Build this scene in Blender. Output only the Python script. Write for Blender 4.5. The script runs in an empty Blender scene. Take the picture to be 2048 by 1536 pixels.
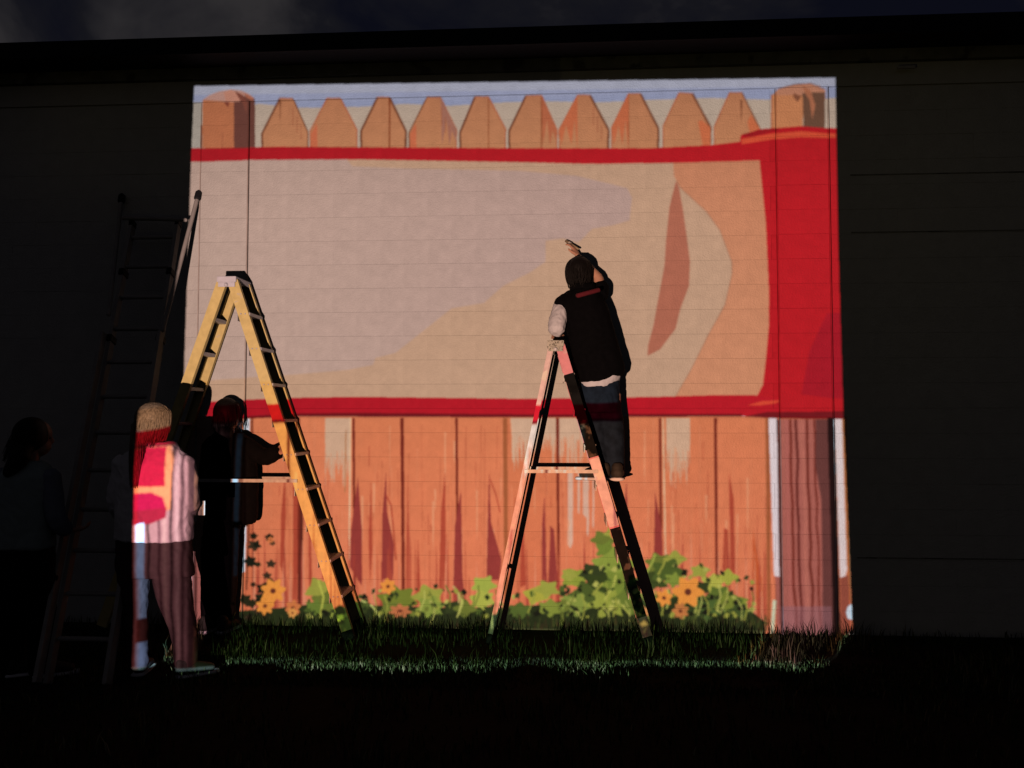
import bpy, bmesh, math, random
import numpy as np
from mathutils import Vector, noise
random.seed(7)
R = math.radians
sc = bpy.context.scene
C = sc.collection

# ------------------------------------------------------------------ camera
EYE = Vector((0, 0, 1.69)); YAW = R(3.6); PITCH = R(2.4); FOC = 1600.0
cam_d = bpy.data.cameras.new('camera'); cam = bpy.data.objects.new('camera', cam_d); C.objects.link(cam)
cam.location = EYE; cam.rotation_euler = (R(90) + PITCH, 0, YAW)
cam_d.sensor_width = 36; cam_d.lens = 36 * FOC / 2048; cam_d.clip_end = 500; cam_d.clip_start = .05
sc.camera = cam
sc.view_settings.view_transform = 'Standard'; sc.view_settings.look = 'None'
sc.cycles.diffuse_bounces = 0; sc.cycles.max_bounces = 2
sc.view_settings.exposure = 0; sc.view_settings.gamma = 1; sc.view_settings.use_curve_mapping = False

WALL_Y = 6.64          # painted face of the block wall
GROUND = -0.05         # soil level; the grass stands on it

# ------------------------------------------------------------------ night sky
wd = bpy.data.worlds.new('World'); sc.world = wd; wd.use_nodes = True
nt = wd.node_tree; nt.nodes.clear()
def N(tree, t, **kw):
    n = tree.nodes.new(t)
    for k, v in kw.items(): setattr(n, k, v)
    return n
def ramp(tree, stops):
    n = tree.nodes.new('ShaderNodeValToRGB'); e = n.color_ramp.elements
    while len(e) < len(stops): e.new(.5)
    for i, (p, c) in enumerate(stops): e[i].position = p; e[i].color = (*c, 1)
    return n
out = N(nt, 'ShaderNodeOutputWorld'); bg = N(nt, 'ShaderNodeBackground')
sky = N(nt, 'ShaderNodeTexSky', sky_type='NISHITA'); sky.sun_disc = False
sky.sun_elevation = R(-4); sky.sun_rotation = R(200)
tc = N(nt, 'ShaderNodeTexCoord'); mp = N(nt, 'ShaderNodeMapping'); mp.inputs['Scale'].default_value = (1.0, 1.0, 1.9)
mp.inputs['Location'].default_value = (.42, .1, .2)
nz = N(nt, 'ShaderNodeTexNoise'); nz.inputs['Scale'].default_value = 3.4; nz.inputs['Detail'].default_value = 7; nz.inputs['Roughness'].default_value = .52
nz.inputs['Distortion'].default_value = .5
cl = ramp(nt, [(.40, (.0030, .0034, .0075)), (.49, (.0070, .0070, .0098)), (.60, (.0260, .0240, .0255))])
mx = N(nt, 'ShaderNodeMix', data_type='RGBA', blend_type='ADD'); mx.inputs[0].default_value = .02
nt.links.new(tc.outputs['Generated'], mp.inputs[0]); nt.links.new(mp.outputs[0], nz.inputs['Vector'])
nt.links.new(nz.outputs['Fac'], cl.inputs[0]); nt.links.new(cl.outputs[0], mx.inputs[6]); nt.links.new(sky.outputs[0], mx.inputs[7])
nt.links.new(mx.outputs[2], bg.inputs[0]); bg.inputs[1].default_value = 1.0; nt.links.new(bg.outputs[0], out.inputs[0])

# ------------------------------------------------------------------ the projector's slide (metres on the wall, drawn by code)
WALL_COL = np.array([.56, .54, .49])       # bare wall paint
COAT_COL = np.array([.62, .37, .285])      # warm undercoat brushed on below the banner
COAT = (-3.20, 2.30, 1.70)                 # its two sides and its top edge, metres
X0, X1, Z0, Z1, RES = -5.6, 4.6, -.222, 4.95, 300
TW, TH = int((X1 - X0) * RES), int((Z1 - Z0) * RES)
slide = np.zeros((TH, TW, 3), np.float32)      # sRGB 0..255, row 0 at the bottom
cp, sp_, cy_, sy_ = math.cos(PITCH), math.sin(PITCH), math.cos(YAW), math.sin(YAW)
FW = Vector((-sy_ * cp, cy_ * cp, sp_)); RT = Vector((cy_, sy_, 0)); UP = RT.cross(FW)
def at(x, y, Y):
    "a point at distance Y in the place from measured photo coordinates"
    d = FW + RT * ((x - 1024) / FOC) - UP * ((y - 768) / FOC)
    return EYE + d * (Y / d.y)
def tx(pts):
    o = []
    for x, y in pts:
        p = at(x, y, WALL_Y); o.append(((p.x - X0) * RES, (p.z - Z0) * RES))
    return np.array(o)
def mask_of(pts):
    q = tx(pts); x0, y0 = np.floor(q.min(0)).astype(int) - 1; x1, y1 = np.ceil(q.max(0)).astype(int) + 2
    x0, y0 = max(x0, 0), max(y0, 0); x1, y1 = min(x1, TW), min(y1, TH)
    if x1 <= x0 or y1 <= y0: return None
    gx = np.arange(x0, x1)[None, :] + .5; gy = np.arange(y0, y1)[:, None] + .5
    m = np.zeros((y1 - y0, x1 - x0), bool)
    for (ax, ay), (bx, by) in zip(q, np.roll(q, -1, 0)):
        if ay == by: continue
        c = ((ay > gy) != (by > gy)); m ^= c & (gx < (bx - ax) * (gy - ay) / (by - ay) + ax)
    return m, x0, x1, y0, y1
def fill(pts, col, col2=None, axis='y', a=1.0):
    r = mask_of(pts)
    if r is None: return
    m, x0, x1, y0, y1 = r
    v = slide[y0:y1, x0:x1]
    if col2 is None: c = np.array(col, np.float32)[None, None]
    else:   # printed blend from col (top or left) to col2
        n = (y1 - y0) if axis == 'y' else (x1 - x0)
        t = np.linspace(1, 0, n)[:, None, None] if axis == 'y' else np.linspace(0, 1, n)[None, :, None]
        c = np.array(col)[None, None] * (1 - t) + np.array(col2)[None, None] * t
    c = np.broadcast_to(c, v.shape)
    v[m] = v[m] * (1 - a) + c[m] * a
def line(x0, y0, x1, y1, w, col, w2=None):
    dx, dy = x1 - x0, y1 - y0; l = math.hypot(dx, dy) or 1; nx, ny = -dy / l / 2, dx / l / 2; w2 = w if w2 is None else w2
    fill([(x0 + nx * w, y0 + ny * w), (x1 + nx * w2, y1 + ny * w2), (x1 - nx * w2, y1 - ny * w2), (x0 - nx * w, y0 - ny * w)], col)
def path(pts, w, col):
    for (a, b), (c, d) in zip(pts, pts[1:]): line(a, b, c, d, w, col)

FRAME = [(389, 172), (1671, 155), (1676, 480), (1687, 840), (1704, 1240), (1707, 1340), (350, 1340), (356, 1243), (368, 740), (377, 480), (383, 300)]
CREAM = (184, 145, 118); LAV = (152, 129, 128); WOOD = (188, 104, 70)
# sky behind the pickets
fill(FRAME, (166, 166, 182))
fill([(380, 190), (1680, 172), (1680, 330), (380, 330)], (152, 155, 181))
fill([(380, 206), (640, 204), (1000, 198), (1680, 176), (1680, 200), (1300, 204), (1180, 206), (1080, 203), (900, 212), (800, 209), (700, 216), (560, 214), (520, 205), (400, 210)], (146, 150, 177))
fill([(380, 212), (430, 214), (520, 208), (600, 216), (720, 214), (810, 208), (900, 212), (1010, 205), (1100, 203), (1200, 205), (1300, 200), (1420, 196), (1540, 200), (1680, 196), (1680, 330), (380, 330)], (182, 160, 142))
fill([(386, 205), (405, 205), (405, 300), (380, 300)], (166, 154, 142))
# left post top
fill([(406, 200), (418, 191), (438, 183), (462, 179), (483, 181), (500, 189), (510, 197), (510, 205), (406, 205)], (186, 140, 126))
fill([(406, 200), (469, 204), (469, 296), (406, 296)], (182, 108, 72))
fill([(469, 203), (478, 190), (510, 197), (510, 296), (469, 296)], (104, 60, 50))
fill([(448, 184), (462, 180), (486, 188), (480, 203), (452, 203)], (196, 134, 112))
fill([(470, 182), (486, 190), (496, 205), (494, 226), (486, 205), (478, 196)], (124, 68, 54))
fill([(486, 184), (508, 196), (506, 202), (494, 196)], (170, 100, 76))
fill([(449, 203), (460, 204), (458, 214), (453, 210)], (128, 62, 46))
path([(446, 260), (446, 296)], 1.2, (150, 84, 58)); line(404, 250, 404, 296, 3, (130, 74, 54))
# pickets
PK = [((524, 268), (560, 197), (586, 197), (616, 265)), ((620, 263), (654, 197), (681, 197), (714, 260)), ((722, 263), (755, 195), (779, 195), (812, 263)),
      ((818, 266), (854, 195), (881, 195), (913, 260)), ((920, 266), (950, 194), (977, 194), (1011, 258)), ((1018, 263), (1052, 192), (1083, 191), (1114, 260)),
      ((1118, 260), (1155, 191), (1180, 191), (1217, 260)), ((1223, 256), (1257, 188), (1281, 188), (1317, 258)), ((1326, 253), (1358, 186), (1385, 188), (1421, 255)),
      ((1428, 255), (1459, 186), (1484, 186), (1520, 258))]
OL = (116, 66, 44); OL2 = (172, 92, 62)
for i, (a, b, c, d) in enumerate(PK):
    fill([a, b, c, d, (d[0], 300), (a[0], 300)], (182, 118, 82), (186, 124, 86))
    l = [(a[0] + 1, 300), a, b]; r = [c, d, (d[0] - 1, 300)]
    path(l, 4.0 if i in (0, 2, 4, 5) else 2.2, OL if i in (0, 2, 3, 4, 5) else OL2)
    path([b, c], 3.0, (168, 104, 84)); path(r, 4.2 if i in (2, 7, 8, 6) else 2.4, OL if i in (0, 2, 6, 7, 8, 9) else OL2)
    if i in (2, 4, 5, 7): line(c[0] if i != 7 else b[0], b[1] + 2, c[0] if i != 7 else b[0], 300, 3.2 if i == 2 else 2, (134, 66, 36))
    if i in (3, 5): fill([c, d, (d[0], 285), (d[0] - 9, 262), (d[0] - 14, 292), (d[0] - 20, 240), (c[0] + 3, 290)], (178, 98, 66) if i == 5 else (160, 106, 88))
    if i in (6, 7): fill([a, b, (b[0], 300), (b[0] - 6, 240), (b[0] - 12, 290), (a[0] + 14, 250), (a[0] + 5, 290)], (192, 102, 66))
    if i in (8, 9): fill([(d[0] - 18, 230 if i == 9 else 240), d, (d[0], 298), (d[0] - 14, 298), (d[0] - 25, 244)], (196, 104, 66))
    if i in (0, 9): fill([(b[0] - 1 if i == 0 else c[0] - 4, 200), (b[0] + 2 if i == 0 else c[0] + 1, 200), (b[0] if i == 0 else c[0] - 1, 252)], (126, 72, 46))
    if i in (0, 3, 6):
        for k in range(3): x = d[0] - 30 + k * 8; line(x, 215 + k * 18, x, 252 + k * 14, 1.4, (160, 92, 64))
    if i in (1, 3): fill([(a[0] + 2, 268), (a[0] + 14, 246), (a[0] + 15, 300), (a[0] + 2, 300)], (196, 104, 70))
# right post top
fill([(1543, 192), (1560, 176), (1590, 168), (1618, 167), (1640, 172), (1652, 180), (1652, 200), (1543, 205)], (186, 124, 96))
fill([(1543, 190), (1607, 190), (1607, 262), (1543, 262)], (194, 124, 82))
fill([(1606, 186), (1651, 184), (1651, 262), (1609, 262)], (106, 72, 54))
fill([(1588, 186), (1604, 192), (1596, 204), (1588, 194)], (132, 78, 54))
fill([(1606, 170), (1622, 180), (1632, 210), (1626, 238), (1620, 200), (1610, 184)], (170, 104, 74))
path([(1556, 178), (1590, 169), (1622, 167), (1650, 178)], 2, (128, 92, 88)); line(1543, 190, 1543, 262, 2.4, (170, 96, 66))

# the paper behind the banner
PANEL = [(382, 316), (1522, 316), (1532, 448), (1536, 480), (1538, 583), (1538, 651), (1532, 719), (1526, 770), (1513, 800), (364, 806), (368, 740), (377, 480)]
fill(PANEL, CREAM)
fill([(382, 316), (690, 316), (705, 333), (805, 337), (1040, 342), (1153, 352), (1225, 369), (1255, 377), (1264, 396), (1259, 441), (1225, 451), (1184, 458), (1166, 477), (1156, 485), (1125, 477),
      (1091, 482), (1091, 524), (1060, 545), (1006, 572), (968, 606), (903, 617), (873, 641), (791, 706), (751, 716), (746, 730), (695, 740), (579, 750), (418, 760), (362, 766), (368, 740), (377, 480)], (182, 151, 136), (173, 141, 130), 'x')
fill([(1346, 322), (1348, 352), (1361, 376), (1413, 424), (1440, 461), (1455, 499), (1464, 525), (1464, 548), (1450, 610), (1416, 671), (1382, 740), (1349, 798), (1516, 798), (1526, 770), (1532, 719), (1538, 651), (1538, 583), (1532, 448), (1520, 318)], (190, 123, 90), (194, 130, 96))
fill([(1352, 362), (1339, 414), (1332, 482), (1329, 531), (1313, 617), (1307, 651), (1296, 692), (1295, 712), (1320, 699), (1351, 658), (1361, 617), (1378, 572), (1380, 524), (1373, 470), (1366, 420), (1358, 376)], (166, 97, 75))
path([(1352, 362), (1361, 376), (1413, 424), (1440, 461), (1464, 525), (1464, 548), (1450, 610), (1416, 671), (1382, 740), (1351, 793)], 1.2, (150, 102, 78))
# red banner
RED = (168, 20, 28); RED2 = (178, 21, 29)
fill([(380, 297), (560, 294), (1040, 297), (1300, 297), (1420, 291), (1481, 284), (1560, 276), (1680, 276), (1680, 322), (1519, 321), (1348, 326), (1177, 328), (1058, 325), (722, 319), (497, 320), (380, 324)], (168, 20, 30), RED2, 'x')
fill([(1481, 272), (1519, 259), (1604, 252), (1680, 258), (1700, 836), (1560, 836), (1484, 832), (1515, 791), (1526, 770), (1532, 719), (1538, 651), (1538, 583), (1532, 448), (1519, 318), (1481, 286)], RED2)
fill([(1655, 626), (1620, 702), (1604, 788), (1700, 800), (1695, 626)], (160, 18, 32))
fill([(1483, 278), (1546, 267), (1604, 262), (1672, 268), (1672, 276), (1604, 274), (1546, 279), (1483, 289)], (206, 76, 48))
fill([(1481, 270), (1519, 260), (1560, 256), (1560, 260), (1500, 274)], (150, 20, 26))
fill([(362, 808), (415, 803), (582, 796), (719, 794), (1060, 798), (1313, 794), (1420, 791), (1515, 791), (1560, 800), (1560, 834), (1484, 832), (1057, 834), (719, 832), (586, 832), (486, 839), (356, 842)], (164, 16, 30), (176, 20, 32), 'x')
fill([(356, 836), (486, 833), (586, 827), (719, 826), (1057, 829), (1484, 828), (1484, 833), (1057, 836), (719, 834), (586, 834), (486, 840), (356, 845)], (106, 14, 20))
fill([(1488, 833), (1536, 824), (1690, 822), (1690, 838), (1540, 836), (1488, 838)], (112, 16, 22))
fill([(1494, 811), (1525, 802), (1563, 801), (1552, 807), (1520, 811)], (206, 66, 44))
# fence boards
random.seed(21)
fill([(356, 842), (486, 838), (586, 833), (1057, 835), (1484, 833), (1540, 836), (1700, 838), (1707, 1330), (350, 1330)], (192, 106, 72), (190, 98, 66))
BX = [(505, 3), (597, 6), (707, 5), (804, 7), (913, 5), (1010, 9), (1115, 6), (1320, 5), (1431, 6), (1535, 8)]
edges = [486] + [b[0] for b in BX] + [1548]
for i, (a, b) in enumerate(zip(edges, edges[1:])):
    k = random.uniform(-7, 7); fill([(a, 837), (b, 837), (b + 2, 1330), (a + 2, 1330)], (200 + k, 112 + k, 74 + k), (206 + k, 108 + k, 74 + k))
    for j in range(9):
        x = random.uniform(a + 3, b - 3); y = random.uniform(880, 1180); h = random.uniform(15, 80)
        line(x, y, x + random.uniform(-1, 1), y + h, random.uniform(.8, 2.2), (176 + k, 86 + k, 58 + k))
for i in range(170):
    x = random.uniform(492, 1532); y = random.uniform(838, 1100); h = random.uniform(60, 260); k = random.choice([(176, 90, 60), (206, 122, 86), (168, 80, 54), (202, 112, 74)])
    line(x, y, x + random.uniform(-2, 2), y + h, random.uniform(.6, 1.6), k, .4)
LT = (194, 154, 126)
def jag(xa, xb, y0, y1, seed, col):
    r = random.Random(seed); p = [(xa, y0)]; x = xa
    while x < xb - 3:
        s = r.uniform(1.5, 5); d_ = r.choice([r.uniform(-26, 10), r.uniform(0, 34)]); p += [(x + s * .2, y1 + d_ - 6), (x + s * .55, y1 + d_ + 8), (x + s * .8, y1 + d_ - 10), (x + s * .9, y1 + r.uniform(-55, -25))]; x += s
    p += [(xb, y1 - 10), (xb, y0)]; fill(p, col)
jag(650, 702, 836, 940, 1, LT); line(701, 836, 698, 1120, 3, (210, 172, 136))
jag(1023, 1112, 836, 912, 2, LT); jag(1118, 1192, 836, 905, 3, LT); jag(1332, 1380, 836, 944, 4, LT)
line(1326, 836, 1331, 1110, 3, (210, 168, 132)); line(692, 860, 690, 985, 2, (170, 110, 70)); line(1022, 836, 1028, 925, 2.5, (200, 158, 128))
for x, y0, y1, w in ((1141, 940, 1098, 11), (1158, 940, 1030, 5), (1172, 940, 1036, 12), (1187, 940, 1060, 4), (1176, 1020, 1075, 5)): fill([(x - w / 2, y0), (x + w / 2, y0), (x + w / 2 - 1, y1 - 12), (x, y1), (x - w / 2, y1 - 8)], (198, 154, 132))
q = random.Random(91)
for i in range(34): x = q.uniform(510, 1525); y = q.uniform(840, 1060); h = q.uniform(30, 120); w_ = q.uniform(1.5, 5); fill([(x, y), (x + w_, y + 3), (x + w_ * .7, y + h * .8), (x + w_ * .4, y + h), (x + w_ * .1, y + h * .7)], (212, 142, 104), a=.75)
for x, w in BX: line(x, 836, x + (3 if x > 600 else 1), 1250, w, (112, 38, 26) if w < 8 else (152, 82, 48), w * .8)
DK = (138, 52, 46); MD = (164, 66, 46)
for P, c in (([(716, 955), (720, 1010), (724, 1060), (724, 1173), (700, 1134), (702, 1060)], DK), ([(772, 943), (774, 1024), (788, 1090), (786, 1160), (763, 1158), (765, 1024)], DK),
             ([(890, 943), (892, 1100), (888, 1180), (878, 1175), (882, 1024)], MD), ([(922, 980), (925, 1150), (930, 1205), (906, 1205), (910, 1050)], DK), ([(978, 945), (982, 1045), (1003, 1120), (998, 1160), (973, 1160), (976, 1020)], DK),
             ([(1047, 1040), (1052, 1170), (1040, 1175), (1042, 1060)], MD), ([(1089, 990), (1094, 1165), (1084, 1165), (1084, 1050)], DK), ([(1100, 1050), (1108, 1060), (1116, 1175), (1096, 1175), (1100, 1080)], DK),
             ([(1253, 960), (1256, 1040), (1253, 1052), (1250, 1000)], DK), ([(1310, 985), (1324, 1060), (1326, 1116), (1308, 1112)], DK), ([(1458, 945), (1468, 1000), (1470, 1150), (1461, 1140)], MD),
             ([(1448, 1056), (1456, 1060), (1457, 1145), (1445, 1140)], MD), ([(1506, 1056), (1512, 1100), (1524, 1160), (1530, 1240), (1504, 1240)], (186, 82, 44)), ([(570, 943), (572, 1030), (566, 1150), (560, 1130), (562, 1030)], MD),
             ([(602, 950), (606, 1040), (604, 1215), (596, 1215)], (84, 32, 24)), ([(586, 960), (596, 980), (594, 1225), (586, 1225)], MD), ([(742, 960), (745, 1100), (740, 1170), (737, 1080)], MD),
             ([(815, 943), (818, 1060), (817, 1210), (812, 1210)], MD), ([(620, 1000), (624, 1160), (618, 1190), (617, 1060)], MD), ([(836, 1075), (842, 1200), (832, 1215)], MD), ([(648, 1010), (652, 1150), (645, 1160)], MD)): fill(P, c)
path([(772, 990), (782, 1010), (787, 1060), (792, 1120)], 3, MD); path([(980, 958), (992, 990), (1000, 1025)], 2.4, MD)
for i in range(150):
    x = random.uniform(495, 1535); y = random.uniform(1050, 1190); fill([(x, y), (x + random.uniform(1, 3), y + 40), (x + random.uniform(2, 5), 1240), (x - 2, 1240)], random.choice([(166, 70, 50), (150, 56, 44), (206, 128, 96), (178, 84, 58)]), a=.8)
# right post
fill([(1540, 838), (1657, 838), (1672, 1330), (1556, 1330)], (165, 92, 80), (156, 86, 76))
fill([(1537, 836), (1553, 836), (1561, 1154), (1548, 1152)], (212, 194, 196)); line(1556, 840, 1563, 1250, 5, (70, 30, 24))
for xa, w, c in ((1580, 5, (112, 42, 32)), (1592, 5, (96, 36, 30)), (1614, 5, (106, 40, 30)), (1604, 8, (172, 98, 84)), (1628, 4, (112, 44, 34)), (1572, 6, (168, 92, 82))):
    p = [(xa + (y - 838) * .032 + random.uniform(-2.5, 2.5), y) for y in range(838, 1290, 42)]; path(p, w, c)
fill([(1633, 838), (1657, 838), (1672, 1330), (1648, 1330), (1644, 1000), (1632, 930)], (98, 54, 50))
fill([(1656, 835), (1669, 835), (1683, 1330), (1670, 1330)], (26, 10, 10)); fill([(1669, 838), (1684, 838), (1694, 1140), (1690, 1156), (1680, 1155)], (212, 192, 190))
line(1686, 838, 1699, 1200, 4, (172, 104, 60)); fill([(1680, 1156), (1697, 1150), (1704, 1330), (1683, 1330)], (140, 70, 54)); fill([(1704, 1206), (1695, 1214), (1692, 1226), (1696, 1238), (1705, 1240)], (196, 206, 216))
fill([(1562, 1212), (1664, 1212), (1668, 1330), (1562, 1330)], (140, 96, 104), a=.5); line(1549, 1200, 1540, 1330, 7, (190, 190, 160))
# left post and the rolled end of the banner
fill([(356, 842), (474, 838), (472, 1330), (350, 1330)], (176, 100, 90), (150, 84, 78))
for xa, w, c in ((392, 5, (70, 34, 32)), (413, 4, (92, 40, 40)), (436, 5, (60, 28, 26)), (455, 5, (84, 40, 38)), (466, 6, (120, 64, 56)), (424, 6, (186, 112, 98)), (446, 5, (190, 116, 104))):
    path([(xa + random.uniform(-1.5, 1.5), y) for y in range(838, 1330, 40)], w, c)
fill([(466, 838), (477, 838), (474, 1330), (463, 1330)], (88, 44, 40))
fill([(356, 842), (430, 838), (438, 866), (434, 962), (352, 992)], (214, 104, 62))
fill([(356, 842), (422, 840), (424, 916), (354, 916)], (178, 14, 34)); fill([(352, 931), (398, 928), (420, 938), (428, 964), (352, 966)], (172, 10, 42)); fill([(352, 966), (428, 958), (426, 978), (396, 990), (352, 994)], (150, 18, 32))
fill([(366, 992), (384, 988), (382, 1185), (362, 1185)], (196, 196, 216)); fill([(361, 1232), (383, 1232), (381, 1330), (358, 1330)], (190, 196, 222)); fill([(362, 1185), (387, 1185), (385, 1232), (361, 1232)], (110, 48, 40))
fill([(490, 838), (500, 838), (490, 1144), (481, 1144)], (200, 198, 204)); line(504, 838, 493, 1180, 4, (120, 60, 40)); line(484, 838, 474, 1200, 6, (60, 30, 26))
# greenery
LIME = (144, 142, 58); MID = (100, 106, 42); DARK = (46, 54, 26); BLK = (22, 24, 14)
def leaf(cx, cy, r, col, seed, sq=.8, n=5):
    q = random.Random(seed); ph = q.uniform(0, 6.3); am = q.uniform(.14, .26); p = []
    for k in range(44):
        t = k / 44 * 6.2832; rr = r * (.70 + am * 2.2 * (1 - abs(math.sin(n * t / 2 + ph))) + q.uniform(-.06, .06)); p.append((cx + rr * math.cos(t), cy + sq * rr * math.sin(t)))
    fill(p, col)
def stalk(x0, y0, x1, y1, col, w=4): path([(x0, y0), ((x0 + x1) / 2 + (y0 - y1) * .12, (y0 + y1) / 2 - 4), (x1, y1)], w, col)
fill([(476, 1222), (560, 1216), (640, 1206), (780, 1212), (900, 1216), (1050, 1214), (1200, 1190), (1400, 1190), (1490, 1212), (1530, 1244), (1530, 1330), (476, 1330)], (40, 48, 22), (30, 36, 18)); fill([(476, 1252), (1530, 1262), (1530, 1340), (476, 1340)], (78, 78, 46), (66, 66, 38))
q = random.Random(5)
for i in range(26): leaf(q.uniform(484, 545), 1040 + 200 * q.random() ** .8, q.uniform(6, 15), q.choice([BLK, BLK, (34, 34, 18), (52, 40, 26)]), 40 + i)
for i, (x, y, r, c) in enumerate([(640, 1178, 30, LIME), (655, 1205, 34, MID), (630, 1216, 22, (96, 112, 44)), (700, 1216, 24, BLK), (726, 1212, 18, (52, 60, 26)), (795, 1200, 40, (106, 112, 40)), (780, 1216, 20, MID), (856, 1194, 32, LIME), (862, 1214, 28, (126, 136, 56)), (905, 1215, 20, DARK),
                                  (968, 1170, 26, (150, 156, 64)), (964, 1200, 28, (160, 160, 66)), (930, 1218, 22, MID), (985, 1222, 18, DARK), (1040, 1222, 26, (78, 92, 38)), (1072, 1190, 26, (158, 150, 56)), (1095, 1178, 24, LIME), (1100, 1216, 26, (120, 128, 50)),
                                  (1150, 1156, 30, (132, 138, 50)), (1138, 1150, 18, LIME), (1208, 1080, 28, MID), (1222, 1066, 14, LIME), (1212, 1100, 22, (104, 118, 44)), (1190, 1148, 34, DARK), (1228, 1126, 40, (126, 136, 54)), (1200, 1170, 36, (48, 58, 24)), (1240, 1166, 38, (110, 122, 46)), (1170, 1190, 34, (70, 82, 34)),
                                  (1150, 1210, 34, (122, 132, 56)), (1215, 1206, 38, (138, 142, 56)), (1262, 1200, 40, (96, 108, 42)), (1300, 1160, 34, (56, 66, 28)), (1318, 1126, 28, MID), (1350, 1118, 22, LIME), (1336, 1144, 36, (70, 84, 34)), (1348, 1160, 20, (116, 128, 50)), (1300, 1205, 30, (44, 58, 28)),
                                  (1400, 1142, 20, LIME), (1425, 1168, 26, (164, 160, 66)), (1456, 1154, 20, (154, 152, 58)), (1400, 1176, 22, DARK), (1440, 1192, 30, (84, 98, 38)), (1462, 1206, 32, (112, 120, 44)), (1412, 1220, 30, (70, 88, 40)), (1480, 1222, 24, (60, 74, 34)), (1385, 1224, 22, (48, 60, 28))]): leaf(x, y, r, c, 100 + i, .75, 4 + i % 3)
for a in [(1165, 1240, 1120, 1196, (156, 152, 74)), (1210, 1200, 1232, 1150, (166, 164, 74)), (1290, 1150, 1310, 1108, (150, 156, 66)), (1316, 1150, 1330, 1120, LIME), (640, 1236, 636, 1160, (170, 168, 70)), (662, 1236, 668, 1176, (150, 158, 64)), (760, 1234, 722, 1200, (170, 172, 96)), (918, 1206, 906, 1172, (176, 150, 90)), (1452, 1236, 1436, 1206, (120, 132, 60)), (1185, 1190, 1206, 1166, LIME), (1260, 1230, 1222, 1200, (150, 150, 66))]: stalk(*a)
q = random.Random(77)
BUSH = [(1110, 1505, 1105, 1235, 150), (600, 1110, 1170, 1236, 95)]
for xa, xb, ya, yb, n_ in BUSH:
    for i in range(n_):
        x = q.uniform(xa, xb); y = yb - (yb - ya) * q.random() ** 1.6 * (1 - abs((x - (xa + xb) / 2) / (xb - xa)) * .9)
        c = q.choice([BLK, BLK, DARK, DARK, (38, 48, 22), (70, 84, 34), MID, LIME, (164, 160, 78)]); a = q.uniform(0, 3.14); l_ = q.uniform(7, 19); w_ = l_ * q.uniform(.25, .5); dx, dy = math.cos(a), -abs(math.sin(a)) * .8
        fill([(x, y), (x + dx * l_ * .5 - dy * w_, y + dy * l_ * .5 + dx * w_), (x + dx * l_ * .8 - dy * w_ * .3, y + dy * l_ * .8), (x + dx * l_, y + dy * l_), (x + dx * l_ * .6 + dy * w_, y + dy * l_ * .6 - dx * w_)], c)
    for i in range(n_ // 6): x = q.uniform(xa, xb); y = q.uniform(yb - 40, yb); stalk(x, y + 20, x + q.uniform(-16, 16), y - q.uniform(14, 34), q.choice([LIME, (172, 168, 84), MID]), q.uniform(1.8, 3.4))
def flower(cx, cy, r, seed, c=(218, 136, 58), sq=1):
    q = random.Random(seed); p = []
    for k in range(48):
        t = k / 48 * 6.2832; rr = r * (1 + .2 * math.cos((6 + seed % 2) * t + seed) + q.uniform(-.05, .05)); p.append((cx + rr * math.cos(t), cy + sq * rr * math.sin(t)))
    fill(p, c)
    for k in range(8): line(cx, cy, cx + r * .8 * math.cos(k * .785 + seed), cy + sq * r * .8 * math.sin(k * .785 + seed), 1.0, (c[0] - 14, c[1] - 18, c[2] - 10))
    fill([(cx + r * .25 * math.cos(t * .6), cy + sq * r * .25 * math.sin(t * .6)) for t in range(11)], (96, 44, 30))
for f in [(546, 1182, 22, 1), (530, 1212, 16, 7), (586, 1216, 14, 2, (196, 112, 62)), (585, 1226, 9, 3, (206, 140, 70)), (776, 1173, 14, 4), (800, 1222, 20, 5, (176, 102, 62), .6), (1376, 1184, 27, 6), (1328, 1196, 15, 8), (1361, 1222, 15, 9, (184, 112, 60)), (1285, 1224, 12, 10, (196, 128, 76)), (541, 1080, 6, 11, (206, 116, 66)), (1228, 1068, 8, 12, (200, 128, 70))]: flower(*f)
random.seed(33)
for i in range(420):   # grass painted along the foot of the picture
    x = random.uniform(500, 1540); y = random.uniform(1244, 1262); h = random.uniform(6, 22); line(x, y, x + random.uniform(-5, 5), y - h, 2.2, random.choice([(52, 62, 26), (36, 44, 20), (74, 78, 34), (24, 28, 14), (60, 40, 24)]), .8)
# white margin along the bottom and the lower right edge
fill([(345, 1296), (1710, 1312), (1710, 1350), (345, 1350)], (0, 0, 0))
gx = (np.arange(TW) + .5) / RES + X0; gz = (np.arange(TH) + .5) / RES + Z0
GX, GZ = np.meshgrid(gx, gz)
fm, fx0, fx1, fy0, fy1 = mask_of([(389, 172), (1671, 155), (1676, 480), (1687, 840), (1704, 1240), (1712, 1400), (344, 1400), (356, 1243), (368, 740), (377, 480), (383, 300)])
inside = np.zeros((TH, TW), bool); inside[fy0:fy1, fx0:fx1] = fm
zb = -.207 + .042 * np.clip((GX + 2.9) / 5.0, 0, 1.1); inside &= GZ > zb; bot = (GZ < zb + .015) & inside; slide[bot] = (232, 226, 204)
edge = inside & (GZ < -.02) & ~np.roll(inside, -6, 1); slide[edge] = (200, 208, 206)
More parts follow.
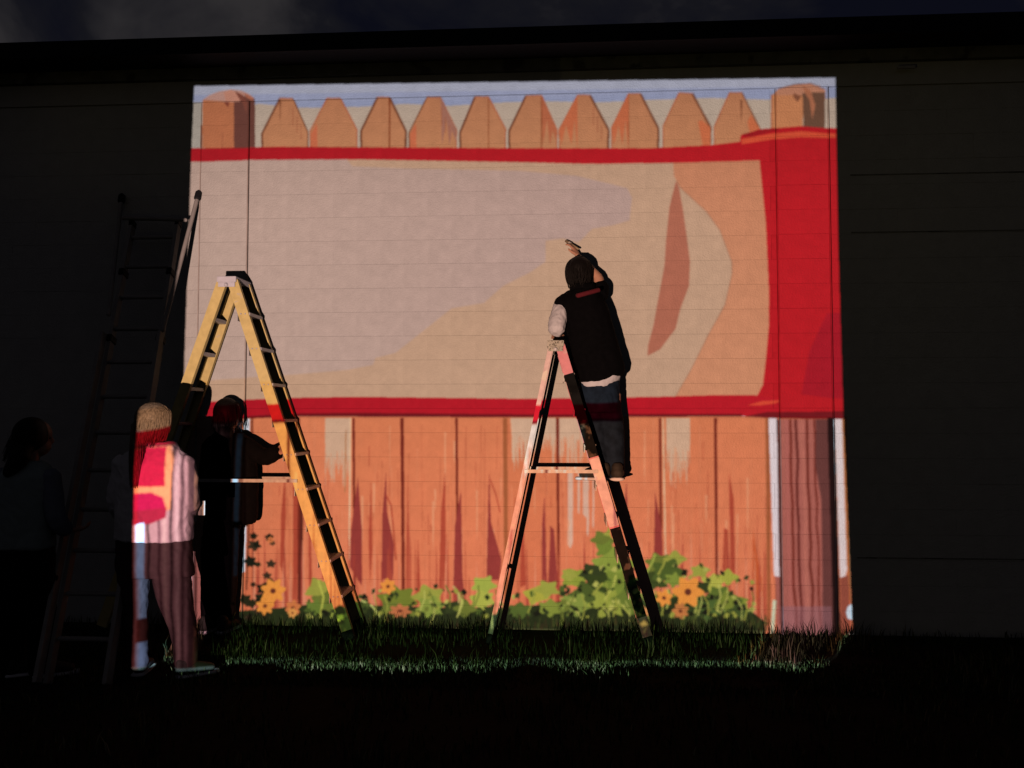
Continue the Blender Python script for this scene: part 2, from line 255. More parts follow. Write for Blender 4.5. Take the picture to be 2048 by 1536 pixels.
# light per texel: what the wall shows divided by the wall's own colour
slide[:] = (slide * 2 + np.roll(slide, 1, 0) + np.roll(slide, -1, 0) + np.roll(slide, 1, 1) + np.roll(slide, -1, 1)) / 6
own = np.where(((GX > COAT[0]) & (GX < COAT[1]) & (GZ < COAT[2]))[..., None], COAT_COL, WALL_COL)
s = np.clip(slide / 255.0, 0, 1); lin = np.where(s <= .04045, s / 12.92, ((s + .055) / 1.055) ** 2.4)
lin = lin / own * inside[..., None]
hot = 1.02 - .20 * np.clip((GZ - 3.4) / 1.1, 0, 1) - .08 * np.clip((np.abs(GX + .46) - 2.0) / .9, 0, 1) + .14 * np.exp(-((GX + .5) / 1.5) ** 2 - ((GZ - .8) / .9) ** 2)      # the lens's own fall-off
gr_ = np.random.default_rng(9); sn = gr_.normal(0, 1, (TH, TW)).astype(np.float32); sn = (sn + np.roll(sn, 1, 0) + np.roll(sn, 1, 1) + np.roll(np.roll(sn, 1, 0), 1, 1)) / 2
lowf = np.kron(gr_.normal(0, 1, (TH // 12 + 1, TW // 12 + 1)), np.ones((12, 12)))[:TH, :TW]; lowf = (lowf + np.roll(lowf, 6, 0) + np.roll(lowf, 6, 1) + np.roll(np.roll(lowf, 6, 0), 6, 1)) / 2
hot = hot * (1 + .030 * sn + .010 * lowf)                                        # panel grain and compression mottling
lin *= hot[..., None]
# the projector's black level: a dim raster round the picture
sm = lambda v, a, b: np.clip((v - a) / (b - a), 0, 1) ** 2 * (3 - 2 * np.clip((v - a) / (b - a), 0, 1))
leak = (.30 + .70 * sm(GZ, .2, 4.2)) * np.where(GX > 0, 1 - .45 * sm(GX, 2.6, 4.6), .04 + .50 * sm(GZ, 2.9, 4.3)) * sm(GX, -5.6, -4.0)
LEAK = np.array([.0074, .0060, .0024])
leak *= 1 - sm(GZ, 4.74, 4.80)
lin += leak[..., None] * LEAK[None, None] * (~inside)[..., None] + .0025 * inside[..., None]
rgba = np.ones((TH, TW, 4), np.float32); rgba[..., :3] = lin
img = bpy.data.images.new('projected_picture', TW, TH, alpha=False, float_buffer=True); img.colorspace_settings.name = 'Non-Color'
img.pixels.foreach_set(rgba.ravel()); img.update(); img.pack()
# the projector: a point of light 7 m from the wall, left of the camera at table height
PRJ = Vector((-1.39, -.06, .85)); THROW = WALL_Y - PRJ.y
ld = bpy.data.lights.new('projector', 'SPOT'); lo = bpy.data.objects.new('projector', ld); C.objects.link(lo)
lo.location = PRJ; lo.rotation_euler = (R(90), 0, 0)
ld.energy = 4 * math.pi ** 2 * THROW ** 2; ld.spot_size = R(120); ld.spot_blend = 0; ld.shadow_soft_size = .012
ld.use_nodes = True; lt = ld.node_tree; lt.nodes.clear()
lout = N(lt, 'ShaderNodeOutputLight'); em = N(lt, 'ShaderNodeEmission'); ltc = N(lt, 'ShaderNodeTexCoord'); sep = N(lt, 'ShaderNodeSeparateXYZ')
lt.links.new(ltc.outputs['Normal'], sep.inputs[0])
def M(op, a, b=None):
    n = N(lt, 'ShaderNodeMath', operation=op)
    for i, v in enumerate((a, b)):
        if v is None: continue
        if isinstance(v, (int, float)): n.inputs[i].default_value = v
        else: lt.links.new(v, n.inputs[i])
    return n.outputs[0]
zz = M('ABSOLUTE', sep.outputs[2])
uu = M('DIVIDE', M('ADD', M('MULTIPLY', M('DIVIDE', sep.outputs[0], zz), THROW), PRJ.x - X0), X1 - X0)
vv = M('DIVIDE', M('ADD', M('MULTIPLY', M('DIVIDE', sep.outputs[1], zz), THROW), PRJ.z - Z0), Z1 - Z0)
cmb = N(lt, 'ShaderNodeCombineXYZ'); lt.links.new(uu, cmb.inputs[0]); lt.links.new(vv, cmb.inputs[1])
ti = N(lt, 'ShaderNodeTexImage', image=img, extension='CLIP'); lt.links.new(cmb.outputs[0], ti.inputs[0])
lt.links.new(ti.outputs[0], em.inputs[0]); lt.links.new(M('DIVIDE', 1.0, M('POWER', zz, 3.0)), em.inputs[1]); lt.links.new(em.outputs[0], lout.inputs[0])

# ------------------------------------------------------------------ materials
def mat(name, col, rough=.7, metal=0, var=.12, scale=12, bump=.0, bscale=60, spec=.3, detail=5, stretch=None, spots=None):
    m = bpy.data.materials.new(name); m.use_nodes = True; t = m.node_tree; b = t.nodes['Principled BSDF']
    b.inputs['Roughness'].default_value = rough; b.inputs['Metallic'].default_value = metal; b.inputs['Specular IOR Level'].default_value = spec
    c = N(t, 'ShaderNodeTexCoord'); n = N(t, 'ShaderNodeTexNoise'); n.inputs['Scale'].default_value = scale; n.inputs['Detail'].default_value = detail
    src = c.outputs['Object']
    if stretch:
        mpn = N(t, 'ShaderNodeMapping'); mpn.inputs['Scale'].default_value = stretch; t.links.new(src, mpn.inputs[0]); src = mpn.outputs[0]
    t.links.new(src, n.inputs['Vector'])
    lo_ = tuple(max(0, v * (1 - var)) for v in col); hi = tuple(min(1, v * (1 + var)) for v in col)
    r = ramp(t, [(.3, lo_), (.7, hi)]); t.links.new(n.outputs['Fac'], r.inputs[0]); last = r.outputs[0]
    if spots:
        n2 = N(t, 'ShaderNodeTexNoise'); n2.inputs['Scale'].default_value = spots[1]; n2.inputs['Detail'].default_value = 3; t.links.new(c.outputs['Object'], n2.inputs['Vector'])
        r2 = ramp(t, [(spots[2], (0, 0, 0)), (spots[2] + .05, (1, 1, 1))]); t.links.new(n2.outputs['Fac'], r2.inputs[0])
        mm = N(t, 'ShaderNodeMix', data_type='RGBA'); t.links.new(r2.outputs[0], mm.inputs[0]); t.links.new(last, mm.inputs[6]); mm.inputs[7].default_value = (*spots[0], 1); last = mm.outputs[2]
    t.links.new(last, b.inputs['Base Color'])
    if bump:
        n3 = N(t, 'ShaderNodeTexNoise'); n3.inputs['Scale'].default_value = bscale; n3.inputs['Detail'].default_value = 6; t.links.new(src, n3.inputs['Vector'])
        bp = N(t, 'ShaderNodeBump'); bp.inputs['Strength'].default_value = bump; bp.inputs['Distance'].default_value = .01; t.links.new(n3.outputs['Fac'], bp.inputs['Height']); t.links.new(bp.outputs[0], b.inputs['Normal'])
    return m
WC = tuple(WALL_COL)
MT = dict(
    block=mat('painted_block', WC, .75, var=.05, scale=9, bump=.55, bscale=70, spec=.2),
    mortar=mat('painted_joint', tuple(v * .96 for v in WC), .85, var=.1, scale=20, spec=.1),
    seal=mat('joint_seal', (.44, .38, .33), .8, var=.15),
    trim=mat('weathered_trim', (.24, .23, .19), .8, var=.25, scale=7, bump=.3, spec=.15, spots=((.12, .11, .09), 4, .56)),
    roof=mat('dark_roof_metal', (.018, .017, .017), .7, var=.2, spec=.15),
    soil=mat('dark_soil', (.028, .024, .016), .95, var=.3, scale=30, bump=.5, spec=.05),
    yellow=mat('yellow_fibreglass', (.72, .56, .21), .5, var=.10, scale=18, bump=.1, bscale=90, spots=((.60, .52, .36), 9, .68)),
    red=mat('red_fibreglass', (.72, .27, .31), .5, var=.12, scale=14, spots=((.72, .50, .46), 8, .60)),
    pinkpale=mat('faded_red_fibreglass', (.74, .55, .54), .55, var=.18, scale=14, spots=((.80, .70, .60), 10, .60)),
    darkrail=mat('dark_rail_band', (.009, .009, .009), .9, var=.4, scale=10, spots=((.10, .07, .05), 7, .62), spec=.05),  # near-black tone, brown flecks, for the dark bands along the red rail
    alu=mat('worn_aluminium', (.50, .47, .44), .55, metal=.25, var=.12, scale=20, spec=.3),
    alu_pale=mat('pale_moulded_cap', (.62, .60, .62), .6, var=.08, scale=20),
    cap_spot=mat('paint_spattered_cap', (.46, .44, .38), .7, var=.2, scale=40, spots=((.16, .15, .12), 60, .56)),
    rubber=mat('black_rubber', (.014, .014, .015), .8, var=.2, spec=.2),
    rail=mat('ladder_rail_aluminium', (.36, .33, .30), .6, metal=.0, var=.1, spec=.2),
    skin=mat('skin', (.50, .27, .19), .55, var=.08, spec=.3),
    hair_dark=mat('dark_hair', (.005, .004, .004), .6, var=.3, scale=30, stretch=(6, 6, 1), spec=.15),
    hair_tan=mat('light_brown_hair', (.175, .135, .09), .5, var=.45, scale=26, stretch=(4, 4, 1.5), bump=.3, spec=.3),
    vest=mat('black_fleece_vest', (.0028, .0028, .0036), .95, var=.2, scale=30, bump=.2, bscale=200, spec=.05),
    teal=mat('pale_grey_green_shirt', (.30, .36, .35), .9, var=.06, scale=20, bump=.2, spec=.1),
    bluegrey=mat('blue_grey_sleeve', (.20, .22, .27), .9, var=.06, scale=20, spec=.1),
    white_shirt=mat('pale_grey_shirt', (.56, .56, .62), .9, var=.05, scale=20, bump=.15, bscale=60, spec=.1),
    sweat=mat('off_white_sweatshirt', (.74, .70, .70), .95, var=.05, scale=40, bump=.35, bscale=120, spec=.08),
    jeans=mat('blue_jeans', (.010, .019, .036), .9, var=.35, scale=16, bump=.2, bscale=150, spec=.1),
    trousers=mat('dark_trousers', (.072, .050, .050), .9, var=.10, scale=30, bump=.2, bscale=150, spec=.08),
    black_cloth=mat('black_jacket', (.0026, .0024, .0032), .9, var=.25, scale=20, bump=.2, spec=.1),
    black_pants=mat('black_trousers', (.005, .0045, .0055), .9, var=.25, scale=20, spec=.1),
    shoe=mat('dark_shoe', (.030, .029, .026), .7, var=.3, spec=.2),
    sole=mat('pale_sole', (.72, .70, .72), .7, var=.06),
    redtrim=mat('red_collar_patch', (.09, .007, .014), .95, var=.15, scale=40),
    phone=mat('pale_phone_case', (.70, .72, .66), .5, var=.03),
    brush=mat('brush_handle', (.34, .26, .16), .6, var=.2),
    eye=mat('eye', (.05, .04, .035), .3, var=.1),
)
def coat(m):
    "the undercoat: same wall, other paint, bounded in the wall's own metres"
    t = m.node_tree; b = t.nodes['Principled BSDF']; src = b.inputs['Base Color'].links[0].from_socket
    g = N(t, 'ShaderNodeNewGeometry'); sp = N(t, 'ShaderNodeSeparateXYZ'); t.links.new(g.outputs['Position'], sp.inputs[0])
    def mm(op, a, v):
        n = N(t, 'ShaderNodeMath', operation=op); t.links.new(a, n.inputs[0])
        if isinstance(v, float): n.inputs[1].default_value = v
        else: t.links.new(v, n.inputs[1])
        return n.outputs[0]
    f = mm('MULTIPLY', mm('MULTIPLY', mm('GREATER_THAN', sp.outputs[0], COAT[0]), mm('LESS_THAN', sp.outputs[0], COAT[1])), mm('LESS_THAN', sp.outputs[2], COAT[2]))
    mul = N(t, 'ShaderNodeMix', data_type='RGBA', blend_type='MULTIPLY'); t.links.new(f, mul.inputs[0]); t.links.new(src, mul.inputs[6]); mul.inputs[7].default_value = (*(COAT_COL / WALL_COL), 1); mul.clamp_result = False
    t.links.new(mul.outputs[2], b.inputs['Base Color'])
coat(MT['block']); coat(MT['mortar'])
def grass_mat():
    m = bpy.data.materials.new('grass_blade'); m.use_nodes = True; t = m.node_tree; b = t.nodes['Principled BSDF']
    a = N(t, 'ShaderNodeAttribute', attribute_name='tint'); r = ramp(t, [(0, (.012, .012, .005)), (.5, (.040, .052, .016)), (.8, (.080, .096, .030)), (1, (.24, .19, .11))])
    t.links.new(a.outputs['Fac'], r.inputs[0]); t.links.new(r.outputs[0], b.inputs['Base Color']); b.inputs['Roughness'].default_value = .7; b.inputs['Specular IOR Level'].default_value = .2
    return m
MT['grass'] = grass_mat()

# ------------------------------------------------------------------ helpers
def link(name, me, m, parent=None):
    o = bpy.data.objects.new(name, me); C.objects.link(o)
    if m is not None and not me.materials: me.materials.append(MT[m] if isinstance(m, str) else m)
    if parent: o.parent = parent
    return o
def from_bm(name, bm, m, parent=None, smooth=False):
    bmesh.ops.recalc_face_normals(bm, faces=bm.faces)
    me = bpy.data.meshes.new(name); bm.to_mesh(me); bm.free()
    if smooth: me.shade_smooth()
    return link(name, me, m, parent)
def empty(name, loc, label, cat, group=None):
    o = bpy.data.objects.new(name, None); C.objects.link(o); o.location = loc; o['label'] = label; o['category'] = cat
    if group: o['group'] = group
    o.empty_display_size = .1
    return o
def keep(o):   # children are modelled in place coordinates: undo the parent's offset
    o.matrix_parent_inverse = __import__('mathutils').Matrix.Translation(-o.parent.location); return o
def box(bm, x0, x1, y0, y1, z0, z1, bev=0):
    g = bmesh.ops.create_cube(bm, size=1); v = g['verts']
    for p in v: p.co = Vector(((x0 + x1) / 2 + p.co.x * (x1 - x0), (y0 + y1) / 2 + p.co.y * (y1 - y0), (z0 + z1) / 2 + p.co.z * (z1 - z0)))
    if bev: bmesh.ops.bevel(bm, geom=list({e for p in v for e in p.link_edges}), offset=bev, segments=2, affect='EDGES', profile=.6)
def bar(bm, a, b, wx, wy, ref=Vector((0, 1, 0)), bev=0):
    "a straight bar from a to b: wx across (perpendicular to ref), wy along ref"
    a, b = Vector(a), Vector(b); d = (b - a).normalized(); s = d.cross(ref).normalized(); r = s.cross(d).normalized()
    vs = []
    for p in (a, b):
        for i, j in ((-1, -1), (1, -1), (1, 1), (-1, 1)): vs.append(bm.verts.new(p + s * (i * wx / 2) + r * (j * wy / 2)))
    f = [(0, 3, 2, 1), (4, 5, 6, 7), (0, 1, 5, 4), (1, 2, 6, 5), (2, 3, 7, 6), (3, 0, 4, 7)]
    for q in f: bm.faces.new([vs[i] for i in q])
    if bev: bmesh.ops.bevel(bm, geom=list({e for p in vs for e in p.link_edges}), offset=bev, segments=1, affect='EDGES')
def channel(bm, a, b, w, depth, th, side, ref=Vector((0, 1, 0))):
    "a C channel: web facing ref, two flanges going to side * ref"
    a, b = Vector(a), Vector(b); d = (b - a).normalized(); s = d.cross(ref).normalized(); r = s.cross(d).normalized() * side
    bar(bm, a, b, w, th, ref)
    for k in (-1, 1):
        o = s * (k * (w / 2 - th / 2)) + r * (depth / 2 + th / 2 + .0005); bar(bm, a + o, b + o, th, depth, ref)
def tube(bm, pts, rad, seg=14, sub=4, flat=None):
    pts = [Vector(p) for p in pts]; rad = [(r, r) if isinstance(r, (int, float)) else r for r in rad]
    P, Q = [], []
    n = len(pts)
    for i in range(n - 1):
        p0 = pts[max(i - 1, 0)]; p1 = pts[i]; p2 = pts[i + 1]; p3 = pts[min(i + 2, n - 1)]
        for k in range(sub):
            t = k / sub; P.append(.5 * ((2 * p1) + (p2 - p0) * t + (2 * p0 - 5 * p1 + 4 * p2 - p3) * t * t + (3 * p1 - p0 - 3 * p2 + p3) * t ** 3))
            Q.append((rad[i][0] * (1 - t) + rad[i + 1][0] * t, rad[i][1] * (1 - t) + rad[i + 1][1] * t))
    P.append(pts[-1]); Q.append(rad[-1])
    d0 = (P[1] - P[0]).normalized(); d1 = (P[-1] - P[-2]).normalized()
    for f, k in ((.6, .8),):   # rounded ends
        P.insert(0, P[0] - d0 * min(Q[0]) * f); Q.insert(0, (Q[0][0] * k * .7, Q[0][1] * k * .7)); P.append(P[-1] + d1 * min(Q[-1]) * f); Q.append((Q[-1][0] * k * .7, Q[-1][1] * k * .7))
    ref = flat if flat is not None else (Vector((0, 1, 0)) if abs(d0.y) < .8 else Vector((1, 0, 0)))
    rings = []
    for i, p in enumerate(P):
        d = (P[min(i + 1, len(P) - 1)] - P[max(i - 1, 0)]).normalized(); s = d.cross(ref)
        s = s.normalized() if s.length > 1e-4 else Vector((1, 0, 0)); r = s.cross(d).normalized(); ref = r
        rings.append([bm.verts.new(p + s * (Q[i][0] * math.cos(a)) + r * (Q[i][1] * math.sin(a))) for a in (k / seg * 6.28318 for k in range(seg))])
    for a, b in zip(rings, rings[1:]):
        for k in range(seg): bm.faces.new((a[k], a[(k + 1) % seg], b[(k + 1) % seg], b[k]))
    bm.faces.new(rings[0][::-1]); bm.faces.new(rings[-1])
def ell(bm, c, r, rot=None):
    g = bmesh.ops.create_uvsphere(bm, u_segments=20, v_segments=14, radius=1)
    for p in g['verts']:
        v = Vector((p.co.x * r[0], p.co.y * r[1], p.co.z * r[2]))
        if rot: v.rotate(rot)
        p.co = Vector(c) + v
def loft(bm, rows, seg=26, ex=2.3):
    "horizontal rounded sections: (x, y, z, half width, half depth)"
    rings = []
    for x, y, z, a, b in rows:
        rg = []
        for k in range(seg):
            t = k / seg * 6.28318; c, s_ = math.cos(t), math.sin(t)
            rg.append(bm.verts.new((x + a * math.copysign(abs(c) ** (2 / ex), c), y + b * math.copysign(abs(s_) ** (2 / ex), s_), z)))
        rings.append(rg)
    for a, b in zip(rings, rings[1:]):
        for k in range(seg): bm.faces.new((a[k], a[(k + 1) % seg], b[(k + 1) % seg], b[k]))
    bm.faces.new(rings[0][::-1]); bm.faces.new(rings[-1])
def rows_px(lst, Y, k=.5):
    "sections from (photo height, left, right[, depth, dy])"
    o = []
    for r in lst:
        y, xl, xr = r[:3]; dep = r[3] if len(r) > 3 else None; dy = r[4] if len(r) > 4 else 0
        a = at(xl, y, Y + dy); b = at(xr, y, Y + dy); hw = (b.x - a.x) / 2; o.append(((a.x + b.x) / 2, Y + dy, (a.z + b.z) / 2, hw, dep if dep else hw * k))
    return o
def union(name, bm, m, parent, voxel=.011, it=4, wr=0, ws=9, seed=0):
    "melt overlapping closed shapes into one continuous skin"
    bmesh.ops.recalc_face_normals(bm, faces=bm.faces)
    me = bpy.data.meshes.new(name + '_raw'); bm.to_mesh(me); bm.free(); o = bpy.data.objects.new(name + '_raw', me); C.objects.link(o)
    md = o.modifiers.new('r', 'REMESH'); md.mode = 'VOXEL'; md.voxel_size = voxel
    ms = o.modifiers.new('s', 'SMOOTH'); ms.iterations = it; ms.factor = .5
    dg = bpy.context.evaluated_depsgraph_get(); dg.update(); nm = bpy.data.meshes.new_from_object(o.evaluated_get(dg)); bpy.data.objects.remove(o); bpy.data.meshes.remove(me)
    nm.name = name
    if wr:
        off = Vector((seed * 3.1, seed * 1.7, 0)); nv = [v.normal.copy() for v in nm.vertices]
        for v, nn in zip(nm.vertices, nv):
            p = Vector((v.co.x * ws, v.co.y * ws, v.co.z * ws * .8)) + off
            f = noise.noise(p) + .5 * (1 - 2 * abs(noise.noise(p * 2.1 + Vector((v.co.z * 5, 0, 0)))))
            v.co += nn * (wr * f)
    nm.materials.clear(); nm.materials.append(MT[m]); nm.shade_smooth()
    return keep(link(name, nm, None, parent)) if parent else link(name, nm, None)

# ------------------------------------------------------------------ ground
bm = bmesh.new(); n = 24
vs = [[bm.verts.new((-60 + 120 * i / n, -60 + 120 * j / n, GROUND)) for j in range(n + 1)] for i in range(n + 1)]
for i in range(n):
    for j in range(n): bm.faces.new((vs[i][j], vs[i + 1][j], vs[i + 1][j + 1], vs[i][j + 1]))
g = from_bm('ground', bm, 'soil'); g['kind'] = 'structure'

# ------------------------------------------------------------------ the building
B = empty('block_building', (0, WALL_Y, GROUND), 'long pale painted block building with dark eaves that the picture is projected on', 'building')
BL, BR = -9.0, 8.0
bm = bmesh.new(); box(bm, BL, BR, WALL_Y + .006, WALL_Y + 4, GROUND - .1, 4.70); wall = keep(from_bm('wall', bm, 'mortar', B))
CH, BW = .2032, .4064
def block_mesh(name, w, h, cx=.00005, cz=.0010, dep=.012, ch=.0009):
    me = bpy.data.meshes.new(name); a, b = w / 2, h / 2
    v = [(-a + cx, 0, -b + cz), (a - cx, 0, -b + cz), (a - cx, 0, b - cz), (-a + cx, 0, b - cz), (-a + .00002, ch, -b + .0003), (a - .00002, ch, -b + .0003), (a - .00002, ch, b - .0003), (-a + .00002, ch, b - .0003),
         (-a + .00002, dep, -b + .0003), (a - .00002, dep, -b + .0003), (a - .00002, dep, b - .0003), (-a + .00002, dep, b - .0003)]
    f = [(0, 1, 2, 3)] + [(4 + i, 4 + (i + 1) % 4, (i + 1) % 4, i) for i in range(4)] + [(8 + i, 8 + (i + 1) % 4, 4 + (i + 1) % 4, 4 + i) for i in range(4)]
    me.from_pydata(v, [], f); me.materials.append(MT['block']); return me
bme = block_mesh('block', BW, CH); TOPZ = 4.408; ZB = TOPZ - 22 * CH
PIL = (-2.893, 1.973); rng = random.Random(3); cells = []
for r in range(22):
    z = ZB + (r + .5) * CH
    k0 = math.floor(BL / BW)
    for k in range(k0 + 1, int(BR / BW)):
        x = (k + .5 * (r % 2)) * BW + .09
        if min(abs(x - p) for p in PIL) < .06: continue
        cells.append((x, z))
cells.sort(key=lambda c: max(abs(c[0] + .46) / 2.9, abs(c[1] - 2.2) / 2.3))
def place(o, x, z): o.location = (x, WALL_Y + rng.uniform(-.0003, .0003), z); o.rotation_euler = (rng.gauss(0, .003), 0, rng.gauss(0, .0012))
for x, z in cells[:300]:
    o = bpy.data.objects.new('block', bme); C.objects.link(o); o.parent = wall; place(o, x, z)
    o.matrix_parent_inverse = wall.matrix_parent_inverse.copy()
    wi = __import__('mathutils').Matrix.Translation(-B.location)
    o.matrix_parent_inverse = __import__('mathutils').Matrix.Identity(4)
vv_, ff_ = [], []
src_v = [v.co.copy() for v in bme.vertices]; src_f = [tuple(p.vertices) for p in bme.polygons]
for x, z in cells[300:]:
    b0 = len(vv_); dy = rng.uniform(-.0012, .0012); tl = rng.gauss(0, .003)
    vv_ += [(v.x + x, v.y + WALL_Y + dy + tl * v.z, v.z + z) for v in src_v]; ff_ += [tuple(i + b0 for i in f) for f in src_f]
me = bpy.data.meshes.new('outer_blocks'); me.from_pydata(vv_, [], ff_); o = link('outer_blocks', me, 'block', wall); o['kind'] = 'stuff'
# wall's own transform is the identity in place coordinates (parent offset undone), so its children need none
pme = block_mesh('pilaster_block', .407, CH, .0006, .0014, .030, .0015)
for p in PIL:
    pl = bpy.data.objects.new('pilaster', None); C.objects.link(pl); pl.parent = B; keep(pl)
    bm = bmesh.new(); box(bm, p - .201, p + .201, WALL_Y - .018, WALL_Y + .02, GROUND - .05, TOPZ - .002); co = from_bm('core', bm, 'mortar', pl)
    for r in range(22):
        o = bpy.data.objects.new('block', pme); C.objects.link(o); o.parent = pl; o.location = (p, WALL_Y - .024 + rng.uniform(-.001, .001), ZB + (r + .5) * CH)
for p in PIL:
    for k_ in (-1, 1):
        x = p + k_ * .209; bm = bmesh.new(); box(bm, x - .0045, x + .0045, WALL_Y - .027, WALL_Y + .004, GROUND, TOPZ - .002); keep(from_bm('joint_seal', bm, 'seal', B))
bm = bmesh.new(); box(bm, BL, BR, WALL_Y - .012, WALL_Y + .004, TOPZ + .006, 4.60); keep(from_bm('bond_beam', bm, 'block', B))
bm = bmesh.new(); box(bm, BL, BR, WALL_Y - .055, WALL_Y + .004, 4.602, 4.698); keep(from_bm('frieze_board', bm, 'trim', B))
rf = bpy.data.objects.new('roof', None); C.objects.link(rf); rf.parent = B; keep(rf)
bm = bmesh.new(); box(bm, BL - .3, BR + .3, WALL_Y - .33, WALL_Y + 4.3, 4.700, 4.80); from_bm('soffit', bm, 'roof', rf)
bm = bmesh.new(); box(bm, BL - .32, BR + .32, WALL_Y - .352, WALL_Y - .331, 4.682, 4.825, .004); from_bm('fascia', bm, 'roof', rf)
p = at(1812, 135, WALL_Y - .06); bm = bmesh.new(); box(bm, p.x - .07, p.x + .07, WALL_Y - .075, WALL_Y - .056, p.z - .012, p.z + .012, .003); keep(from_bm('metal_bracket', bm, 'alu', B))

for z in (3.675, 3.20, .565):
    for xa, xb in ((2.36, BR),):
        bm = bmesh.new(); box(bm, xa, xb, WALL_Y - .0022, WALL_Y + .004, z - .005, z + .005); keep(from_bm('long_seam', bm, 'trim', B))
# ------------------------------------------------------------------ lawn
gr = np.random.default_rng(4)
def blades(n, x0, x1, y0, y1, h0, h1, w, bare=-.12):
    x = gr.uniform(x0, x1, n); y = gr.uniform(y0, y1, n); cl = np.array([noise.noise(Vector((a * 2.3, b * 2.3, 0))) for a, b in zip(x, y)])
    kp = (cl + gr.normal(0, .16, n) + .35 * np.array([noise.noise(Vector((a * 7, b * 7, 3))) for a, b in zip(x, y)])) > bare; x, y, cl = x[kp], y[kp], cl[kp]; n = len(x)      # bare, trodden patches
    h = gr.uniform(h0, h1, n) ** 1.0 * (1 + .8 * cl); an = gr.uniform(0, np.pi, n); le = gr.normal(0, .30, n) * h; la = gr.uniform(0, 2 * np.pi, n)
    wx, wy = np.cos(an) * w / 2, np.sin(an) * w / 2; lx, ly = np.cos(la) * le, np.sin(la) * le
    v = np.zeros((n, 5, 3)); z = np.full(n, GROUND)
    v[:, 0] = np.stack([x - wx, y - wy, z], 1); v[:, 1] = np.stack([x + wx, y + wy, z], 1)
    v[:, 2] = np.stack([x + wx * .7 + lx * .35, y + wy * .7 + ly * .35, z + h * .6], 1); v[:, 3] = np.stack([x - wx * .7 + lx * .35, y - wy * .7 + ly * .35, z + h * .6], 1)
    v[:, 4] = np.stack([x + lx, y + ly, z + h], 1)
    v[..., 1] = np.minimum(v[..., 1], WALL_Y - .03)
    return v, np.clip(gr.normal(.42, .26, n) + .5 * cl, 0, 1)
sets = [blades(9000, -3.6, 2.7, 5.2, 6.6, .02, .075, .008), blades(900, -3.6, 2.7, 5.25, 6.6, .08, .17, .007), blades(900, -3.6, 2.7, 6.35, 6.6, .07, .15, .008), blades(9000, -3.6, 2.7, 5.15, 5.85, .018, .04, .008, -.6), blades(9000, -5.2, 4.4, 3.6, 5.2, .03, .08, .009), blades(2600, -5.6, -3.6, 5.2, 6.6, .03, .09, .009), blades(2600, 2.7, 4.6, 5.2, 6.6, .03, .09, .009)]
V = np.concatenate([s_[0] for s_ in sets]); T = np.concatenate([s_[1] for s_ in sets]); n = len(V); base = (np.arange(n) * 5)[:, None]
me = bpy.data.meshes.new('grass'); me.vertices.add(n * 5); me.vertices.foreach_set('co', V.reshape(-1).astype(np.float32))
quads = (base + np.array([[0, 1, 2, 3]])); tris = (base + np.array([[3, 2, 4]])); loops = np.concatenate([quads, tris], 1).reshape(-1)
me.loops.add(len(loops)); me.loops.foreach_set('vertex_index', loops.astype(np.int32)); me.polygons.add(n * 2)
st = np.stack([np.arange(n) * 7, np.arange(n) * 7 + 4], 1).reshape(-1); me.polygons.foreach_set('loop_start', st.astype(np.int32)); me.update(calc_edges=True); me.validate()
at_ = me.attributes.new('tint', 'FLOAT', 'POINT'); at_.data.foreach_set('value', np.repeat(T, 5).astype(np.float32))
g = link('grass', me, 'grass'); g['kind'] = 'stuff'; g['label'] = 'rough green grass along the foot of the wall'; g['category'] = 'grass'

